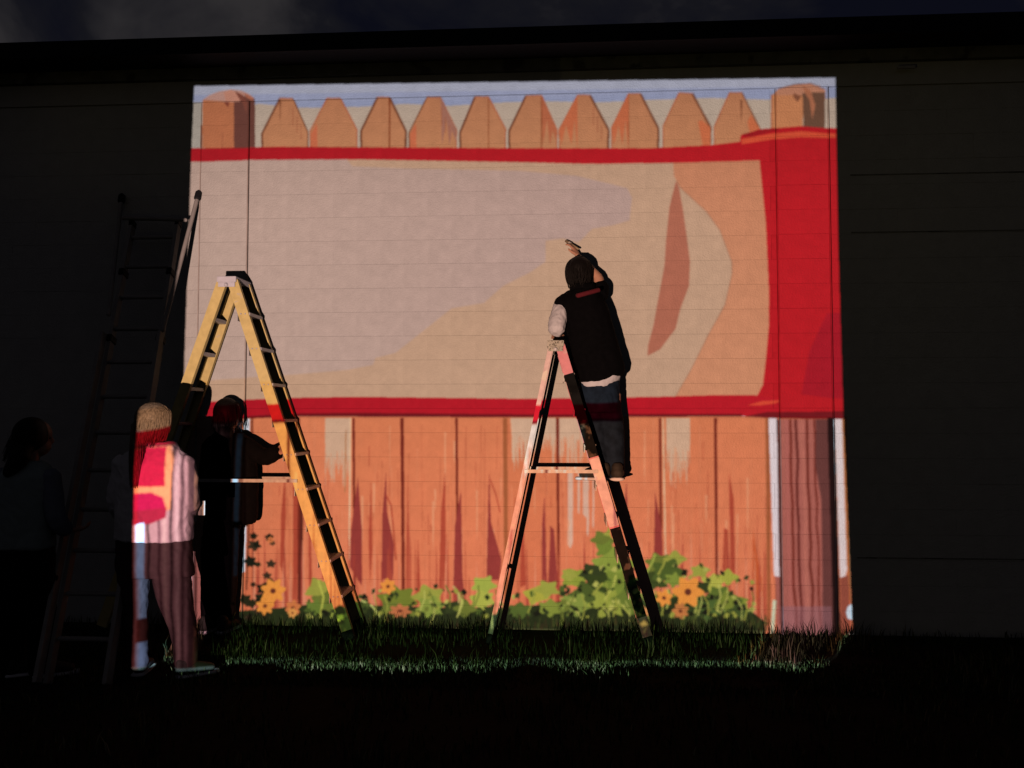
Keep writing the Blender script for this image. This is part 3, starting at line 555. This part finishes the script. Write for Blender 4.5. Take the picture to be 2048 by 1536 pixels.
# ------------------------------------------------------------------ stepladders
def lerp(a, b, t): return a + (b - a) * t
def along(a, b, z): return lerp(a, b, (z - a.z) / (b.z - a.z))
Yv = Vector((0, 1, 0))
def stepladder(name, label, L_top, L_bot, R_top, R_bot, Yn, Yf, w, mats, step_z, rear_z, spread_z, cap_m, rear_w, splay=.05):
    def ends(tp, bp, Y, s): a = at(*tp, Y); b = at(*bp, Y + s); d = along(a, b, GROUND + .035); return a, d
    lab = ends(R_top, R_bot, Yn, 0)[1]
    root = empty(name, (at(*L_top, Yn).x, (Yn + Yf) / 2, GROUND), label, 'stepladder')
    k = lambda n_, bm_, m_: keep(from_bm(n_, bm_, m_, root))
    # the near rails follow the measured lines; the far ones stand straight behind them
    fr = {}
    for side, tp, bp, ww, mm in (('front', R_top, R_bot, w, mats[0]), ('rear', L_top, L_bot, rear_w, mats[1])):
        a, b = ends(tp, bp, Yn, 0); near = (a, b - Yv * splay); far = (a + Yv * (Yf - Yn), b + Yv * (Yf - Yn + splay)); fr[side] = (near, far)
        for i, (p, q) in enumerate((near, far)):
            bm = bmesh.new(); channel(bm, p, q, ww, .032, .005, 1 if i == 0 else -1); rl = k('rail', bm, mm)
            d = (q - p).normalized(); bm = bmesh.new(); bar(bm, q - d * .045 + Yv * (.012 if i == 0 else -.012), q + d * .030 + Yv * (.012 if i == 0 else -.012), ww + .006, .046, bev=.006); k('foot', bm, 'rubber')
    (n0, n1), (f0, f1) = fr['front']
    for z in step_z:
        p, q = along(n0, n1, z), along(f0, f1, z); bm = bmesh.new(); box(bm, p.x - w * .62, p.x + w * .62, p.y + .006, q.y - .006, z - .012, z + .012, .003)
        box(bm, p.x - w * .62, p.x - w * .62 + .006, p.y + .006, q.y - .006, z - .055, z - .013); k('step', bm, 'alu')
    d_ = (n1 - n0).normalized()
    for z in step_z:
        for o_ in ((-.018, .018) if 'yellow' in label else ()):
            p = along(n0, n1, z) + Vector((o_, 0, 0)); bm = bmesh.new(); tube(bm, [p + Yv * -.006, p + Yv * -.001], [.006, .006], 8, 1); k('rivet', bm, 'alu_pale')
    (n0, n1), (f0, f1) = fr['rear']
    for z in rear_z:
        p, q = along(n0, n1, z), along(f0, f1, z); bm = bmesh.new(); box(bm, p.x - rear_w * .45, p.x + rear_w * .45, p.y + .006, q.y - .006, z - .014, z + .014, .003); k('rear_rung', bm, 'alu')
    for j in (0, 1):
        a = along(*fr['rear'][j], spread_z); b = along(*fr['front'][j], spread_z); o = Yv * (-.012 if j == 0 else .012)
        bm = bmesh.new(); bar(bm, a + o, b + o, .026, .006); sp = k('spreader', bm, 'alu')
    a, b = at(*L_top, Yn), at(*R_top, Yn); zt = max(a.z, b.z); bm = bmesh.new()
    box(bm, a.x - w * .42, b.x + w * .42, Yn - .022, Yf + .022, zt - .012, zt + .036, .008)
    box(bm, a.x - w * .30, b.x + w * .30, Yn - .018, Yn - .009, zt - .05, zt - .011, .003); box(bm, a.x - w * .30, b.x + w * .30, Yf + .009, Yf + .018, zt - .05, zt - .011, .003); k('top_cap', bm, cap_m)
    bm = bmesh.new(); tube(bm, [(lerp(a.x, b.x, .5), Yn - .026, zt - .035), (lerp(a.x, b.x, .5), Yn - .008, zt - .035)], [.016, .016], 12, 1); k('pivot_bolt', bm, 'alu_pale')
    return root, fr
zpx = lambda y, Y=6.28, x=600: at(x, y, Y).z
YL = (6.28, 6.56)
yl, ylf = stepladder('stepladder', 'tall yellow stepladder with grey top cap reaching above the red banner', (444, 562), (209, 1250), (465, 562), (694, 1250), *YL, .086, ('yellow', 'yellow'),
    [zpx(y) for y in (627, 697, 769, 841, 909, 978, 1049, 1120, 1190)], [zpx(y) for y in (636, 705, 777, 848, 918, 987, 1058)], zpx(961), 'alu_pale', .080)
YR = (6.25, 6.57)
rl_, rlf = stepladder('stepladder', 'shorter faded red stepladder carrying the painter in the black vest', (1102, 690), (986, 1245), (1120, 690), (1286, 1245), *YR, .074, ('red', 'pinkpale'),
    [zpx(y, 6.2, 1200) for y in (748, 820, 892, 968, 1040, 1112, 1185)], [zpx(y, 6.2, 1050) for y in (830, 1150)], zpx(943, 6.2, 1100), 'cap_spot', .036)
# dark bands and a paler band laid over the red ladder's near front rail
(n0, n1), _ = rlf['front']
for nm, ya, yb, m in (('rail_dark_band', 747, 915, 'darkrail'), ('rail_dark_band', 1056, 1236, 'darkrail'), ('rail_pale_band', 917, 1054, 'pinkpale')):
    p, q = along(n0, n1, zpx(ya, 6.2, 1200)), along(n0, n1, zpx(yb, 6.17, 1260)); bm = bmesh.new(); bar(bm, p - Yv * .006, q - Yv * .006, .077, .004); o = keep(from_bm(nm, bm, m, rl_))

# ------------------------------------------------------------------ extension ladder leaning on the unlit part of the wall
tr = at(357, 447, 6.50); mid = at(318, 700, 6.02); d = (mid - tr).normalized(); br = tr + d * ((GROUND + .02 - tr.z) / d.z)
EL = empty('extension_ladder', (br.x - .2, br.y, GROUND), 'aluminium extension ladder with black tipped stand-off arms leaning on the dark wall', 'ladder')
off = Vector((-.40, 0, 0)); nrm = Vector((0, d.z, -d.y)).normalized()
k = lambda n_, bm_, m_='rail': keep(from_bm(n_, bm_, m_, EL))
Lr = (br - tr).length
for o in (Vector(), off):
    bm = bmesh.new(); bar(bm, tr + o, br + o, .028, .062, ref=nrm); k('rail', bm)
    bm = bmesh.new(); s2 = o + nrm * (.07 if nrm.y < 0 else -.07) + Vector((.03 if o.x == 0 else -.03, 0, 0)); bar(bm, tr + d * 1.1 + s2, br + s2, .028, .062, ref=nrm); k('base_rail', bm)
    bm = bmesh.new(); bar(bm, tr + o - d * .03, tr + o + d * .03, .034, .07, ref=nrm, bev=.004); k('end_cap', bm, 'rubber')
    for f in (.5, 1.12): bm = bmesh.new(); c = tr + o + d * f; bar(bm, c - d * .03, c + d * .03, .045, .09, ref=nrm, bev=.006); k('guide_bracket', bm, 'rubber')
    bm = bmesh.new(); c = br + s2; box(bm, c.x - .03, c.x + .03, c.y - .06, c.y + .06, GROUND - .01, GROUND + .03, .006); k('foot', bm, 'rubber')
t_ = .14
while t_ < Lr - .1:
    c = tr + d * t_; bm = bmesh.new(); bar(bm, c + Vector((-.014, 0, 0)), c + off + Vector((.014, 0, 0)), .030, .030, ref=nrm, bev=.008); k('rung', bm); t_ += .295
for tip, f in ((at(396, 392, 6.595), 1.05), (at(243, 398, 6.595), .9)):
    s_x = .03 if tip.x > (tr.x - .2) else -.43; b0 = tr + d * f + Vector((s_x, -.05, 0)); bm = bmesh.new(); tube(bm, [b0, lerp(b0, tip, .5), tip], [.017, .017, .017], 12, 2); k('standoff_arm', bm)
    e = (tip - b0).normalized(); bm = bmesh.new(); tube(bm, [tip - e * .03, tip + e * .035], [.028, .028], 12, 1); k('rubber_tip', bm, 'rubber')
a, b = at(372, 440, 6.46), at(246, 436, 6.46); bm = bmesh.new(); tube(bm, [a, b], [.016, .016], 12, 1); k('standoff_crossbar', bm)

# ------------------------------------------------------------------ people
def hand(bm, wrist, dirv, palm, curl=.5, side=1, s=1.0):
    "palm, four unequal bent fingers and a thumb from the side of the palm"
    dirv = dirv.normalized(); n_ = (palm - dirv * palm.dot(dirv)).normalized(); u = dirv.cross(n_) * side
    tube(bm, [wrist, wrist + dirv * .045 * s, wrist + dirv * .085 * s], [(.026 * s, .018 * s), (.038 * s, .016 * s), (.040 * s, .014 * s)], 12, 2, flat=n_)
    for i, (o, l) in enumerate(((-.029, .066), (-.010, .076), (.010, .071), (.029, .056))):
        p = wrist + dirv * .082 * s + u * o * s; a = curl * .5; q = p + (dirv * math.cos(a) + n_ * math.sin(a)) * l * .45 * s; a2 = curl * 1.35
        r_ = q + (dirv * math.cos(a2) + n_ * math.sin(a2)) * l * .32 * s; a3 = curl * 2.0; e = r_ + (dirv * math.cos(a3) + n_ * math.sin(a3)) * l * .25 * s
        tube(bm, [p, q, r_, e], [.0098 * s, .0092 * s, .0085 * s, .0075 * s], 8, 2)
    p = wrist + dirv * .030 * s - u * .030 * s; q = p + (dirv * .7 - u * .7 + n_ * .25).normalized() * .034 * s; e = q + (dirv * .9 - u * .25 + n_ * .5 * curl).normalized() * .030 * s
    tube(bm, [p, q, e], [.014 * s, .011 * s, .0085 * s], 8, 2)
def head(bm, c, face, s=1.0, tilt=Vector((0, 0, 1))):
    "skull, jaw, nose, brow and ears; face is the way it looks"
    f = Vector((face[0], face[1], 0)).normalized(); l = Vector((-f.y, f.x, 0)); ang = math.atan2(f.y, f.x); q = __import__('mathutils').Euler((0, 0, ang)).to_quaternion()
    ell(bm, c + Vector((0, 0, .025 * s)), (.098 * s, .080 * s, .100 * s), q); ell(bm, c + f * .020 * s + Vector((0, 0, -.050 * s)), (.072 * s, .060 * s, .075 * s), q)
    ell(bm, c + f * .092 * s + Vector((0, 0, -.02 * s)), (.018 * s, .013 * s, .024 * s), q); ell(bm, c + f * .078 * s + Vector((0, 0, .015 * s)), (.016 * s, .050 * s, .012 * s), q); ell(bm, c + f * .082 * s + Vector((0, 0, -.068 * s)), (.012 * s, .026 * s, .008 * s), q)
    for k_ in (-1, 1): ell(bm, c + l * k_ * .080 * s + Vector((0, 0, -.012 * s)), (.020 * s, .012 * s, .032 * s), q)
    return f, l, q
def eyes(c, f, l, root, s=1.0):
    bm = bmesh.new()
    for k_ in (-1, 1): ell(bm, c + f * .083 * s + l * k_ * .031 * s, (.010 * s, .012 * s, .008 * s))
    keep(from_bm('eyes', bm, 'eye', root, True))
def strands(bm, pts_list, r0, r1):
    for pts in pts_list: tube(bm, pts, [r0] * (len(pts) - 1) + [r1], 6, 3)
def hair_lines(hair, lst, m, r0=.0032):
    bm = bmesh.new()
    for pts in lst: tube(bm, pts, [r0] * (len(pts) - 1) + [r0 * .5], 5, 4)
    o = from_bm('hair_strands', bm, m, hair, True); o['kind'] = 'stuff'
def shoe(root, heel, d, length=.27, w=.05, lace=False):
    d = Vector((d[0], d[1], 0)).normalized(); s_ = Vector((-d.y, d.x, 0)); bm = bmesh.new()
    tube(bm, [heel + Vector((0, 0, .060)), heel + d * length * .4 + Vector((0, 0, .058)), heel + d * length * .8 + Vector((0, 0, .042))], [(w * .85, .048), (w, .042), (w * .85, .026)], 14, 3, flat=Vector((0, 0, 1)))
    tube(bm, [heel + d * .03 + Vector((0, 0, .05)), heel + d * .02 + Vector((0, 0, .115))], [.045, .046], 12, 1)
    sh = union('shoe', bm, 'shoe', root, .009, 2)
    bm = bmesh.new(); tube(bm, [heel - d * .012 + Vector((0, 0, .013)), heel + d * length * .45 + Vector((0, 0, .013)), heel + d * (length * .95) + Vector((0, 0, .014))], [(w * .95, .015), (w * 1.1, .015), (w * .85, .014)], 16, 3, flat=Vector((0, 0, 1)))
    o = from_bm('sole', bm, 'sole', sh, True)
    return sh

# --- the painter on the red ladder
YP = 6.43
PA = empty('person', at(1205, 965, YP), 'person in black vest and jeans on red ladder, painting with one arm raised', 'person')
hd = at(1158, 548, YP + .02); face = Vector((-.25, 1, 0))
bm = bmesh.new(); f, l, q = head(bm, hd, face, .98)
tube(bm, [at(1162, 575, YP), at(1166, 605, YP - .01)], [.058, .064], 14, 2)
loft(bm, rows_px([(606, 1128, 1205, .08), (640, 1130, 1216, .10), (700, 1150, 1228, .10), (760, 1166, 1238, .10), (800, 1168, 1240, .11)], YP))
SL, SR = at(1126, 610, YP), at(1202, 590, YP + .03)
eL, wL = at(1112, 655, YP - .10), at(1118, 668, YP + .03)
eR, wR = at(1197, 556, YP + .06), at(1157, 514, YP + .13)
tube(bm, [SL, lerp(SL, eL, .5), eL], [.052, .046, .040]); tube(bm, [eL, lerp(eL, wL, .5), wL], [.042, .038, .028])
tube(bm, [SR, lerp(SR, eR, .5), eR], [.052, .046, .041]); tube(bm, [eR, lerp(eR, wR, .5), wR], [.041, .036, .027])
hand(bm, wL, Vector((-.25, 1, -.02)), Vector((0, 0, -1)), .35, 1)
hR = at(1153, 508, YP + .19); hand(bm, wR, at(1143, 486, YP + .145) - wR, Vector((-.8, .5, 0)), .55, -1, 1.05)
kL, kR = at(1192, 872, YP + .02), at(1230, 872, YP + .0); aL, aR = at(1200, 946, YP - .02), at(1234, 946, YP - .02)
tube(bm, [at(1180, 790, YP), kL, aL], [.080, .054, .036]); tube(bm, [at(1222, 790, YP), kR, aR], [.080, .054, .036])
union('body', bm, 'skin', PA, .0065, 2); eyes(hd, f, l, PA)
bm = bmesh.new(); ell(bm, hd + Vector((.0, -.012, .026)), (.106, .110, .116)); ell(bm, hd + Vector((.005, -.035, -.045)), (.080, .066, .072)); ell(bm, at(1172, 580, YP - .03), (.05, .05, .05))
rg = random.Random(8); st_ = []
for i in range(170):
    a = rg.uniform(2.4, 7.0); top = hd + Vector((rg.uniform(-.03, .03), rg.uniform(-.04, .02), .138)); e = hd + Vector((.108 * math.cos(a), -.012 + .112 * math.sin(a), rg.uniform(-.04, .02))); b_ = hd + Vector((.074 * math.cos(a) + rg.uniform(-.015, .015), -.03 + .085 * math.sin(a), -rg.uniform(.07, .125)))
    st_.append([top, hd + (lerp(top, e, .5) - hd).normalized() * .130, e, b_])
hair_lines(union('hair', bm, 'hair_dark', PA, .007, 2, .002, 40), st_, 'hair_dark')
bm = bmesh.new(); loft(bm, rows_px([(580, 1142, 1196, .10, .0), (592, 1130, 1205, .12), (606, 1118, 1212, .13), (630, 1125, 1220, .14), (665, 1134, 1231, .145), (700, 1142, 1241, .15), (735, 1150, 1250, .155), (750, 1154, 1247, .15), (765, 1157, 1218, .14)], YP), 30, 2.4)
tube(bm, [at(1198, 590, YP + .02), at(1203, 572, YP + .05)], [.075, .066], 14, 2); tube(bm, [at(1134, 603, YP), at(1121, 610, YP - .01)], [.075, .068], 14, 2)
union('vest', bm, 'vest', PA, .010, 3, .006, 7, 1)
bm = bmesh.new(); loft(bm, rows_px([(569, 1140, 1190, .085, .0), (586, 1138, 1195, .095, -.005), (592, 1140, 1196, .09, -.005)], YP), 22); union('collar', bm, 'vest', PA, .008, 2)
p, q_ = at(1152, 592, YP - .165), at(1200, 579, YP - .14); bm = bmesh.new(); bar(bm, p, q_, .034, .05, ref=Vector((.15, 1, .3)), bev=.01); keep(from_bm('collar_patch', bm, 'redtrim', PA, True))
bm = bmesh.new(); tube(bm, [at(1124, 612, YP), at(1117, 638, YP - .06), at(1113, 660, YP - .10)], [.066, .068, .066], 16); sl1 = bm; union('sleeve', sl1, 'white_shirt', PA, .008, 2, .009, 14, 2); bm = bmesh.new(); tube(bm, [at(1200, 588, YP + .03), at(1201, 570, YP + .06)], [.062, .056]); union('sleeve', bm, 'white_shirt', PA, .009, 3, .004, 12, 3); bm = bmesh.new(); loft(bm, rows_px([(700, 1150, 1240, .13), (755, 1158, 1243, .14), (774, 1160, 1230, .135)], YP), 26)
union('shirt', bm, 'white_shirt', PA, .009, 3, .005, 12, 2)
bm = bmesh.new(); loft(bm, rows_px([(752, 1160, 1238, .12), (775, 1158, 1239, .13), (800, 1160, 1240, .135), (825, 1168, 1239, .13)], YP), 28)
tube(bm, [at(1184, 805, YP), at(1196, 872, YP + .02), at(1204, 950, YP - .01)], [.092, .074, .060], 16); tube(bm, [at(1218, 805, YP), at(1227, 872, YP + .02), at(1230, 950, YP)], [.096, .086, .074], 16)
union('jeans', bm, 'jeans', PA, .010, 3, .006, 10, 3)
zs = [zpx(968, 6.2, 1200) + .012][0]
h1 = at(1222, 962, YP - .02); h1.z = zs + .002; shoe(PA, Vector((h1.x - .03, YP - .06, zs + .002)), (-1, .15), .26, .046)
shoe(PA, Vector((at(1233, 962, YP).x, YP - .10, zs + .002)), (.05, 1), .24, .058)
# brush in the raised hand
bt, bb = at(1131, 481, 6.61), at(1157, 498, 6.555); BRU = empty('paintbrush', bb, 'small paintbrush held against the wall in the raised hand', 'paintbrush')
bm = bmesh.new(); tube(bm, [bb, lerp(bb, bt, .6)], [.008, .010], 10, 2); keep(from_bm('handle', bm, 'brush', BRU, True)); bm = bmesh.new(); tube(bm, [lerp(bb, bt, .6), lerp(bb, bt, .75)], [(.014, .008)] * 2, 10, 1); keep(from_bm('ferrule', bm, 'alu', BRU))
bm = bmesh.new(); tube(bm, [lerp(bb, bt, .75), bt], [(.015, .008), (.011, .003)], 10, 2); keep(from_bm('bristles', bm, 'hair_tan', BRU, True))

# --- the woman half in the light, seen from behind
YW = 5.28
gz_ = GROUND + .012
WO = empty('person', (at(310, 1345, YW).x, YW, GROUND), 'person in pale sweatshirt and dark trousers standing half inside the projected picture', 'person')
hd = at(308, 845, YW + .02); bm = bmesh.new(); f, l, q = head(bm, hd, Vector((-.1, 1, 0)), 1.0)
tube(bm, [at(312, 868, YW), at(312, 905, YW)], [.052, .058], 14, 2)
loft(bm, rows_px([(905, 262, 362, .07), (940, 245, 376, .09), (1000, 250, 372, .10), (1075, 240, 376, .11), (1120, 240, 378, .11)], YW))
for s_, sh, el, wr in ((1, (370, 925), (386, 1005), (376, 1046)), (-1, (246, 925), (229, 1005), (246, 1046))):
    S, E_, W_ = at(*sh, YW), at(*el, YW), at(*wr, YW + .20); tube(bm, [S, lerp(S, E_, .5), E_], [.050, .044, .040]); tube(bm, [E_, lerp(E_, W_, .5), W_], [.040, .034, .026]); hand(bm, W_, Vector((-.55 * s_, .7, .25)), Vector((0, .1, 1)), .6, s_)
for hx, kx, ax in ((268, 267, 279), (344, 360, 372)): tube(bm, [at(hx, 1130, YW), at(kx, 1225, YW), at(ax, 1318, YW)], [.072, .048, .034])
union('body', bm, 'skin', WO, .0065, 2); eyes(hd, f, l, WO)
bm = bmesh.new(); ell(bm, hd + Vector((.0, -.016, .022)), (.112, .118, .118)); ell(bm, hd + Vector((.0, -.05, -.055)), (.098, .07, .075)); tube(bm, [hd + Vector((-.07, -.05, -.02)), at(275, 905, YW - .10), at(268, 972, YW - .135)], [(.06, .05), (.055, .045), (.025, .02)], 12)
rg = random.Random(18); st_ = []
for i in range(260):
    a = rg.uniform(math.pi * .9, 2.1 * math.pi); top = hd + Vector((rg.uniform(-.03, .03), rg.uniform(-.02, .02), .128)); e = hd + Vector((.110 * math.cos(a), -.016 + .118 * math.sin(a), rg.uniform(-.05, .03)))
    b_ = hd + Vector((.085 * math.cos(a) - .02 + rg.uniform(-.02, .02), -.035 + .11 * math.sin(a), -rg.uniform(.09, .17))); m_ = lerp(top, e, .5); m_ = hd + (m_ - hd).normalized() * rg.uniform(.124, .136); st_.append([top, m_, e, b_])
for i in range(26): dx, dy = rg.uniform(-.05, .05), rg.uniform(-.045, .0); st_.append([hd + Vector((-.06 + dx * .6, -.06 + dy, -.04)), at(275, 905, YW - .12) + Vector((dx, dy * .6, 0)), at(268, 950 + rg.uniform(0, 30), YW - .15) + Vector((dx * .6, 0, 0))])
hair_lines(union('hair', bm, 'hair_tan', WO, .006, 1, .003, 50), st_, 'hair_tan')
bm = bmesh.new(); loft(bm, rows_px([(886, 292, 346, .07), (896, 278, 356, .085), (908, 254, 370, .105), (930, 238, 384, .13), (965, 236, 386, .145), (1010, 238, 384, .15), (1055, 236, 382, .15), (1078, 235, 380, .145)], YW), 30, 2.5)
for sh, el, wr in (((368, 926), (383, 1005), (376, 1042)), ((248, 926), (232, 1005), (246, 1042))):
    S, E_, W_ = at(*sh, YW), at(*el, YW), at(*wr, YW + .18); tube(bm, [S, lerp(S, E_, .5), E_], [.074, .068, .062], 16); tube(bm, [E_, lerp(E_, W_, .5), W_], [.060, .054, .044], 16)
union('sweatshirt', bm, 'sweat', WO, .009, 3, .012, 9, 4)
bm = bmesh.new(); loft(bm, rows_px([(884, 290, 347, .068, -.003), (891, 286, 351, .076, -.003), (900, 284, 354, .08, -.003)], YW), 22); union('collar', bm, 'sweat', WO, .008, 2)
bm = bmesh.new(); loft(bm, rows_px([(1070, 238, 378, .13), (1100, 236, 381, .14), (1135, 236, 386, .14), (1150, 240, 386, .12)], YW), 30)
tube(bm, [at(268, 1150, YW), at(268, 1235, YW + .01), at(279, 1330, YW)], [.104, .084, .060], 18); tube(bm, [at(342, 1150, YW), at(352, 1200, YW), at(368, 1262, YW + .01), at(372, 1334, YW)], [.122, .108, .082, .070], 18)
union('trousers', bm, 'trousers', WO, .010, 3, .009, 9, 5)
p = at(281, 1345, YW); shoe(WO, Vector((p.x, YW - .03, gz_)), (-.15, 1), .25, .048); p = at(372, 1345, YW); shoe(WO, Vector((p.x - .02, YW - .05, gz_)), (.8, .6), .26, .048)
p = at(408, 1016, YW + .10); PH = None
bm = bmesh.new(); box(bm, p.x - .04, p.x + .008, p.y - .005, p.y + .004, p.z - .05, p.z + .05, .004); PH = from_bm('phone', bm, 'phone'); PH['label'] = 'pale phone peeking out beside the pale sweatshirt sleeve'; PH['category'] = 'phone'

# --- the dark-clothed helper holding the yellow ladder
YD = 6.42
DP = empty('person', (at(446, 1265, YD).x, YD, GROUND), 'person in black clothes reaching out to steady the yellow ladder', 'person')
hd = at(457, 830, YD + .02); bm = bmesh.new(); f, l, q = head(bm, hd, Vector((.45, .9, 0)), .98)
tube(bm, [at(455, 850, YD), at(455, 880, YD)], [.055, .060], 14, 2); loft(bm, rows_px([(880, 420, 496, .07), (930, 424, 492, .08), (1010, 428, 484, .08), (1060, 424, 466, .08)], YD))
S, E_, W_ = at(492, 888, YD), at(530, 914, YD - .05), at(553, 906, YD - .10); tube(bm, [S, lerp(S, E_, .5), E_], [.050, .044, .040]); tube(bm, [E_, lerp(E_, W_, .5), W_], [.040, .036, .028]); hand(bm, W_, Vector((.6, .5, .25)), Vector((.3, -.4, .8)), .8, 1)
S2, E2, W2 = at(424, 890, YD), at(410, 970, YD - .02), at(420, 1035, YD - .06); tube(bm, [S2, lerp(S2, E2, .5), E2], [.050, .044, .040]); tube(bm, [E2, W2], [.040, .028]); hand(bm, W2, Vector((.3, .1, -1)), Vector((.8, .2, 0)), .5, 1)
for hx, kx, ax in ((426, 422, 420), (456, 454, 452)): tube(bm, [at(hx, 1060, YD), at(kx, 1160, YD), at(ax, 1245, YD)], [.076, .052, .036])
union('body', bm, 'skin', DP, .0065, 2); eyes(hd, f, l, DP)
bm = bmesh.new(); ell(bm, hd + Vector((-.010, -.014, .022)), (.108, .112, .122)); ell(bm, hd + Vector((-.02, -.05, -.055)), (.095, .06, .085)); ell(bm, at(448, 868, YD - .06), (.085, .05, .07))
rg = random.Random(28); st_ = []
for i in range(50):
    a = rg.uniform(math.pi * .85, 2.1 * math.pi); top = hd + Vector((0, -.01, .138)); e = hd + Vector((.112 * math.cos(a), -.014 + .112 * math.sin(a), rg.uniform(-.05, .02))); st_.append([top, hd + (lerp(top, e, .5) - hd).normalized() * .125, e, e + Vector((rg.uniform(-.02, .02), .0, -.09))])
hair_lines(union('hair', bm, 'hair_dark', DP, .007, 2), st_, 'hair_dark')
bm = bmesh.new(); loft(bm, rows_px([(866, 430, 482, .07), (876, 416, 497, .09), (892, 408, 508, .105), (930, 408, 512, .11), (980, 410, 516, .11), (1036, 410, 512, .11), (1046, 412, 508, .105)], YD), 28, 2.4)
tube(bm, [at(490, 890, YD), at(528, 914, YD - .05), at(551, 906, YD - .09)], [.075, .070, .056], 16); tube(bm, [at(424, 890, YD), at(412, 968, YD - .02), at(420, 1026, YD - .06)], [.072, .064, .052], 16)
union('jacket', bm, 'black_cloth', DP, .010, 3, .007, 8, 6)
bm = bmesh.new(); loft(bm, rows_px([(1015, 412, 496, .10), (1060, 408, 478, .10), (1090, 408, 474, .10)], YD), 26); tube(bm, [at(426, 1075, YD), at(422, 1160, YD), at(420, 1250, YD)], [.09, .080, .064], 16); tube(bm, [at(456, 1075, YD), at(454, 1160, YD), at(452, 1250, YD)], [.09, .080, .064], 16)
union('trousers', bm, 'black_pants', DP, .010, 3, .006, 9, 7)
for ax in (420, 454): p = at(ax, 1265, YD); shoe(DP, Vector((p.x, YD - .12, gz_)), (.2, 1), .26, .048)

# --- the onlooker in the dark at the edge of the picture
YO = 5.22
ON = empty('person', (at(50, 1345, YO).x, YO, GROUND), 'dark haired person in pale green shirt standing in darkness beside the extension ladder', 'person')
hd = at(72, 876, YO + .02); bm = bmesh.new(); f, l, q = head(bm, hd, Vector((.9, .55, 0)), 1.0)
tube(bm, [at(64, 898, YO), at(58, 935, YO)], [.052, .058], 14, 2); loft(bm, rows_px([(935, 10, 100, .08), (980, 6, 106, .10), (1040, 8, 100, .11), (1100, 6, 100, .11), (1140, 4, 102, .11)], YO))
for sh, el, wr, dy in (((98, 955), (112, 1040), (136, 1062), -.05), ((8, 955), (-12, 1040), (4, 1090), .16)):
    S, E_, W_ = at(*sh, YO), at(*el, YO + dy * .4), at(*wr, YO + dy + .12); tube(bm, [S, lerp(S, E_, .5), E_], [.050, .044, .040]); tube(bm, [E_, lerp(E_, W_, .5), W_], [.040, .034, .026]); hand(bm, W_, Vector((.8, .5, .1)), Vector((0, .2, 1)), .6, 1)
for hx, kx, ax in ((28, 26, 26), (78, 80, 78)): tube(bm, [at(hx, 1150, YO), at(kx, 1245, YO), at(ax, 1338, YO)], [.076, .052, .036])
union('body', bm, 'skin', ON, .0065, 2); eyes(hd, f, l, ON)
bm = bmesh.new(); ell(bm, hd + Vector((-.022, -.02, .022)), (.115, .115, .122)); ell(bm, hd + Vector((-.055, -.05, -.05)), (.09, .08, .09)); tube(bm, [hd + Vector((-.07, -.06, -.03)), at(38, 915, YO - .1), at(14, 948, YO - .12)], [(.09, .07), (.085, .06), (.035, .03)], 12)
rg = random.Random(38); st_ = []
for i in range(40):
    a = rg.uniform(2.2, 5.6); top = hd + Vector((-.01, -.01, .138)); e = hd + Vector((-.022 + .115 * math.cos(a), -.02 + .115 * math.sin(a), rg.uniform(-.05, .02))); st_.append([top, hd + (lerp(top, e, .5) - hd).normalized() * .13, e, e + Vector((-.05, -.01, -.12))])
hair_lines(union('hair', bm, 'hair_dark', ON, .007, 2), st_, 'hair_dark')
bm = bmesh.new(); loft(bm, rows_px([(922, 36, 84, .075), (934, 14, 98, .10), (955, 2, 108, .13), (1000, 0, 108, .14), (1060, 4, 104, .14), (1096, 2, 104, .14)], YO), 28, 2.4); union('shirt', bm, 'teal', ON, .010, 3, .006, 9, 8)
bm = bmesh.new(); tube(bm, [at(98, 952, YO), at(112, 1035, YO - .02), at(132, 1060, YO + .05)], [.074, .066, .05], 16); union('sleeve', bm, 'bluegrey', ON, .010, 3, .005, 10, 9)
bm = bmesh.new(); tube(bm, [at(6, 952, YO), at(-12, 1035, YO + .06), at(2, 1084, YO + .25)], [.074, .066, .05], 16); union('sleeve', bm, 'bluegrey', ON, .010, 3, .005, 10, 10)
bm = bmesh.new(); loft(bm, rows_px([(1088, 6, 102, .13), (1130, 2, 106, .14), (1170, 0, 108, .13)], YO), 28); tube(bm, [at(28, 1155, YO), at(26, 1245, YO), at(26, 1345, YO)], [.112, .084, .068], 16); tube(bm, [at(80, 1155, YO), at(82, 1245, YO), at(80, 1345, YO)], [.112, .084, .068], 16)
union('trousers', bm, 'black_pants', ON, .010, 3, .006, 9, 11)
for ax in (26, 80): p = at(ax, 1355, YO); shoe(ON, Vector((p.x, YO - .04, gz_)), (.85, .5), .26, .048)
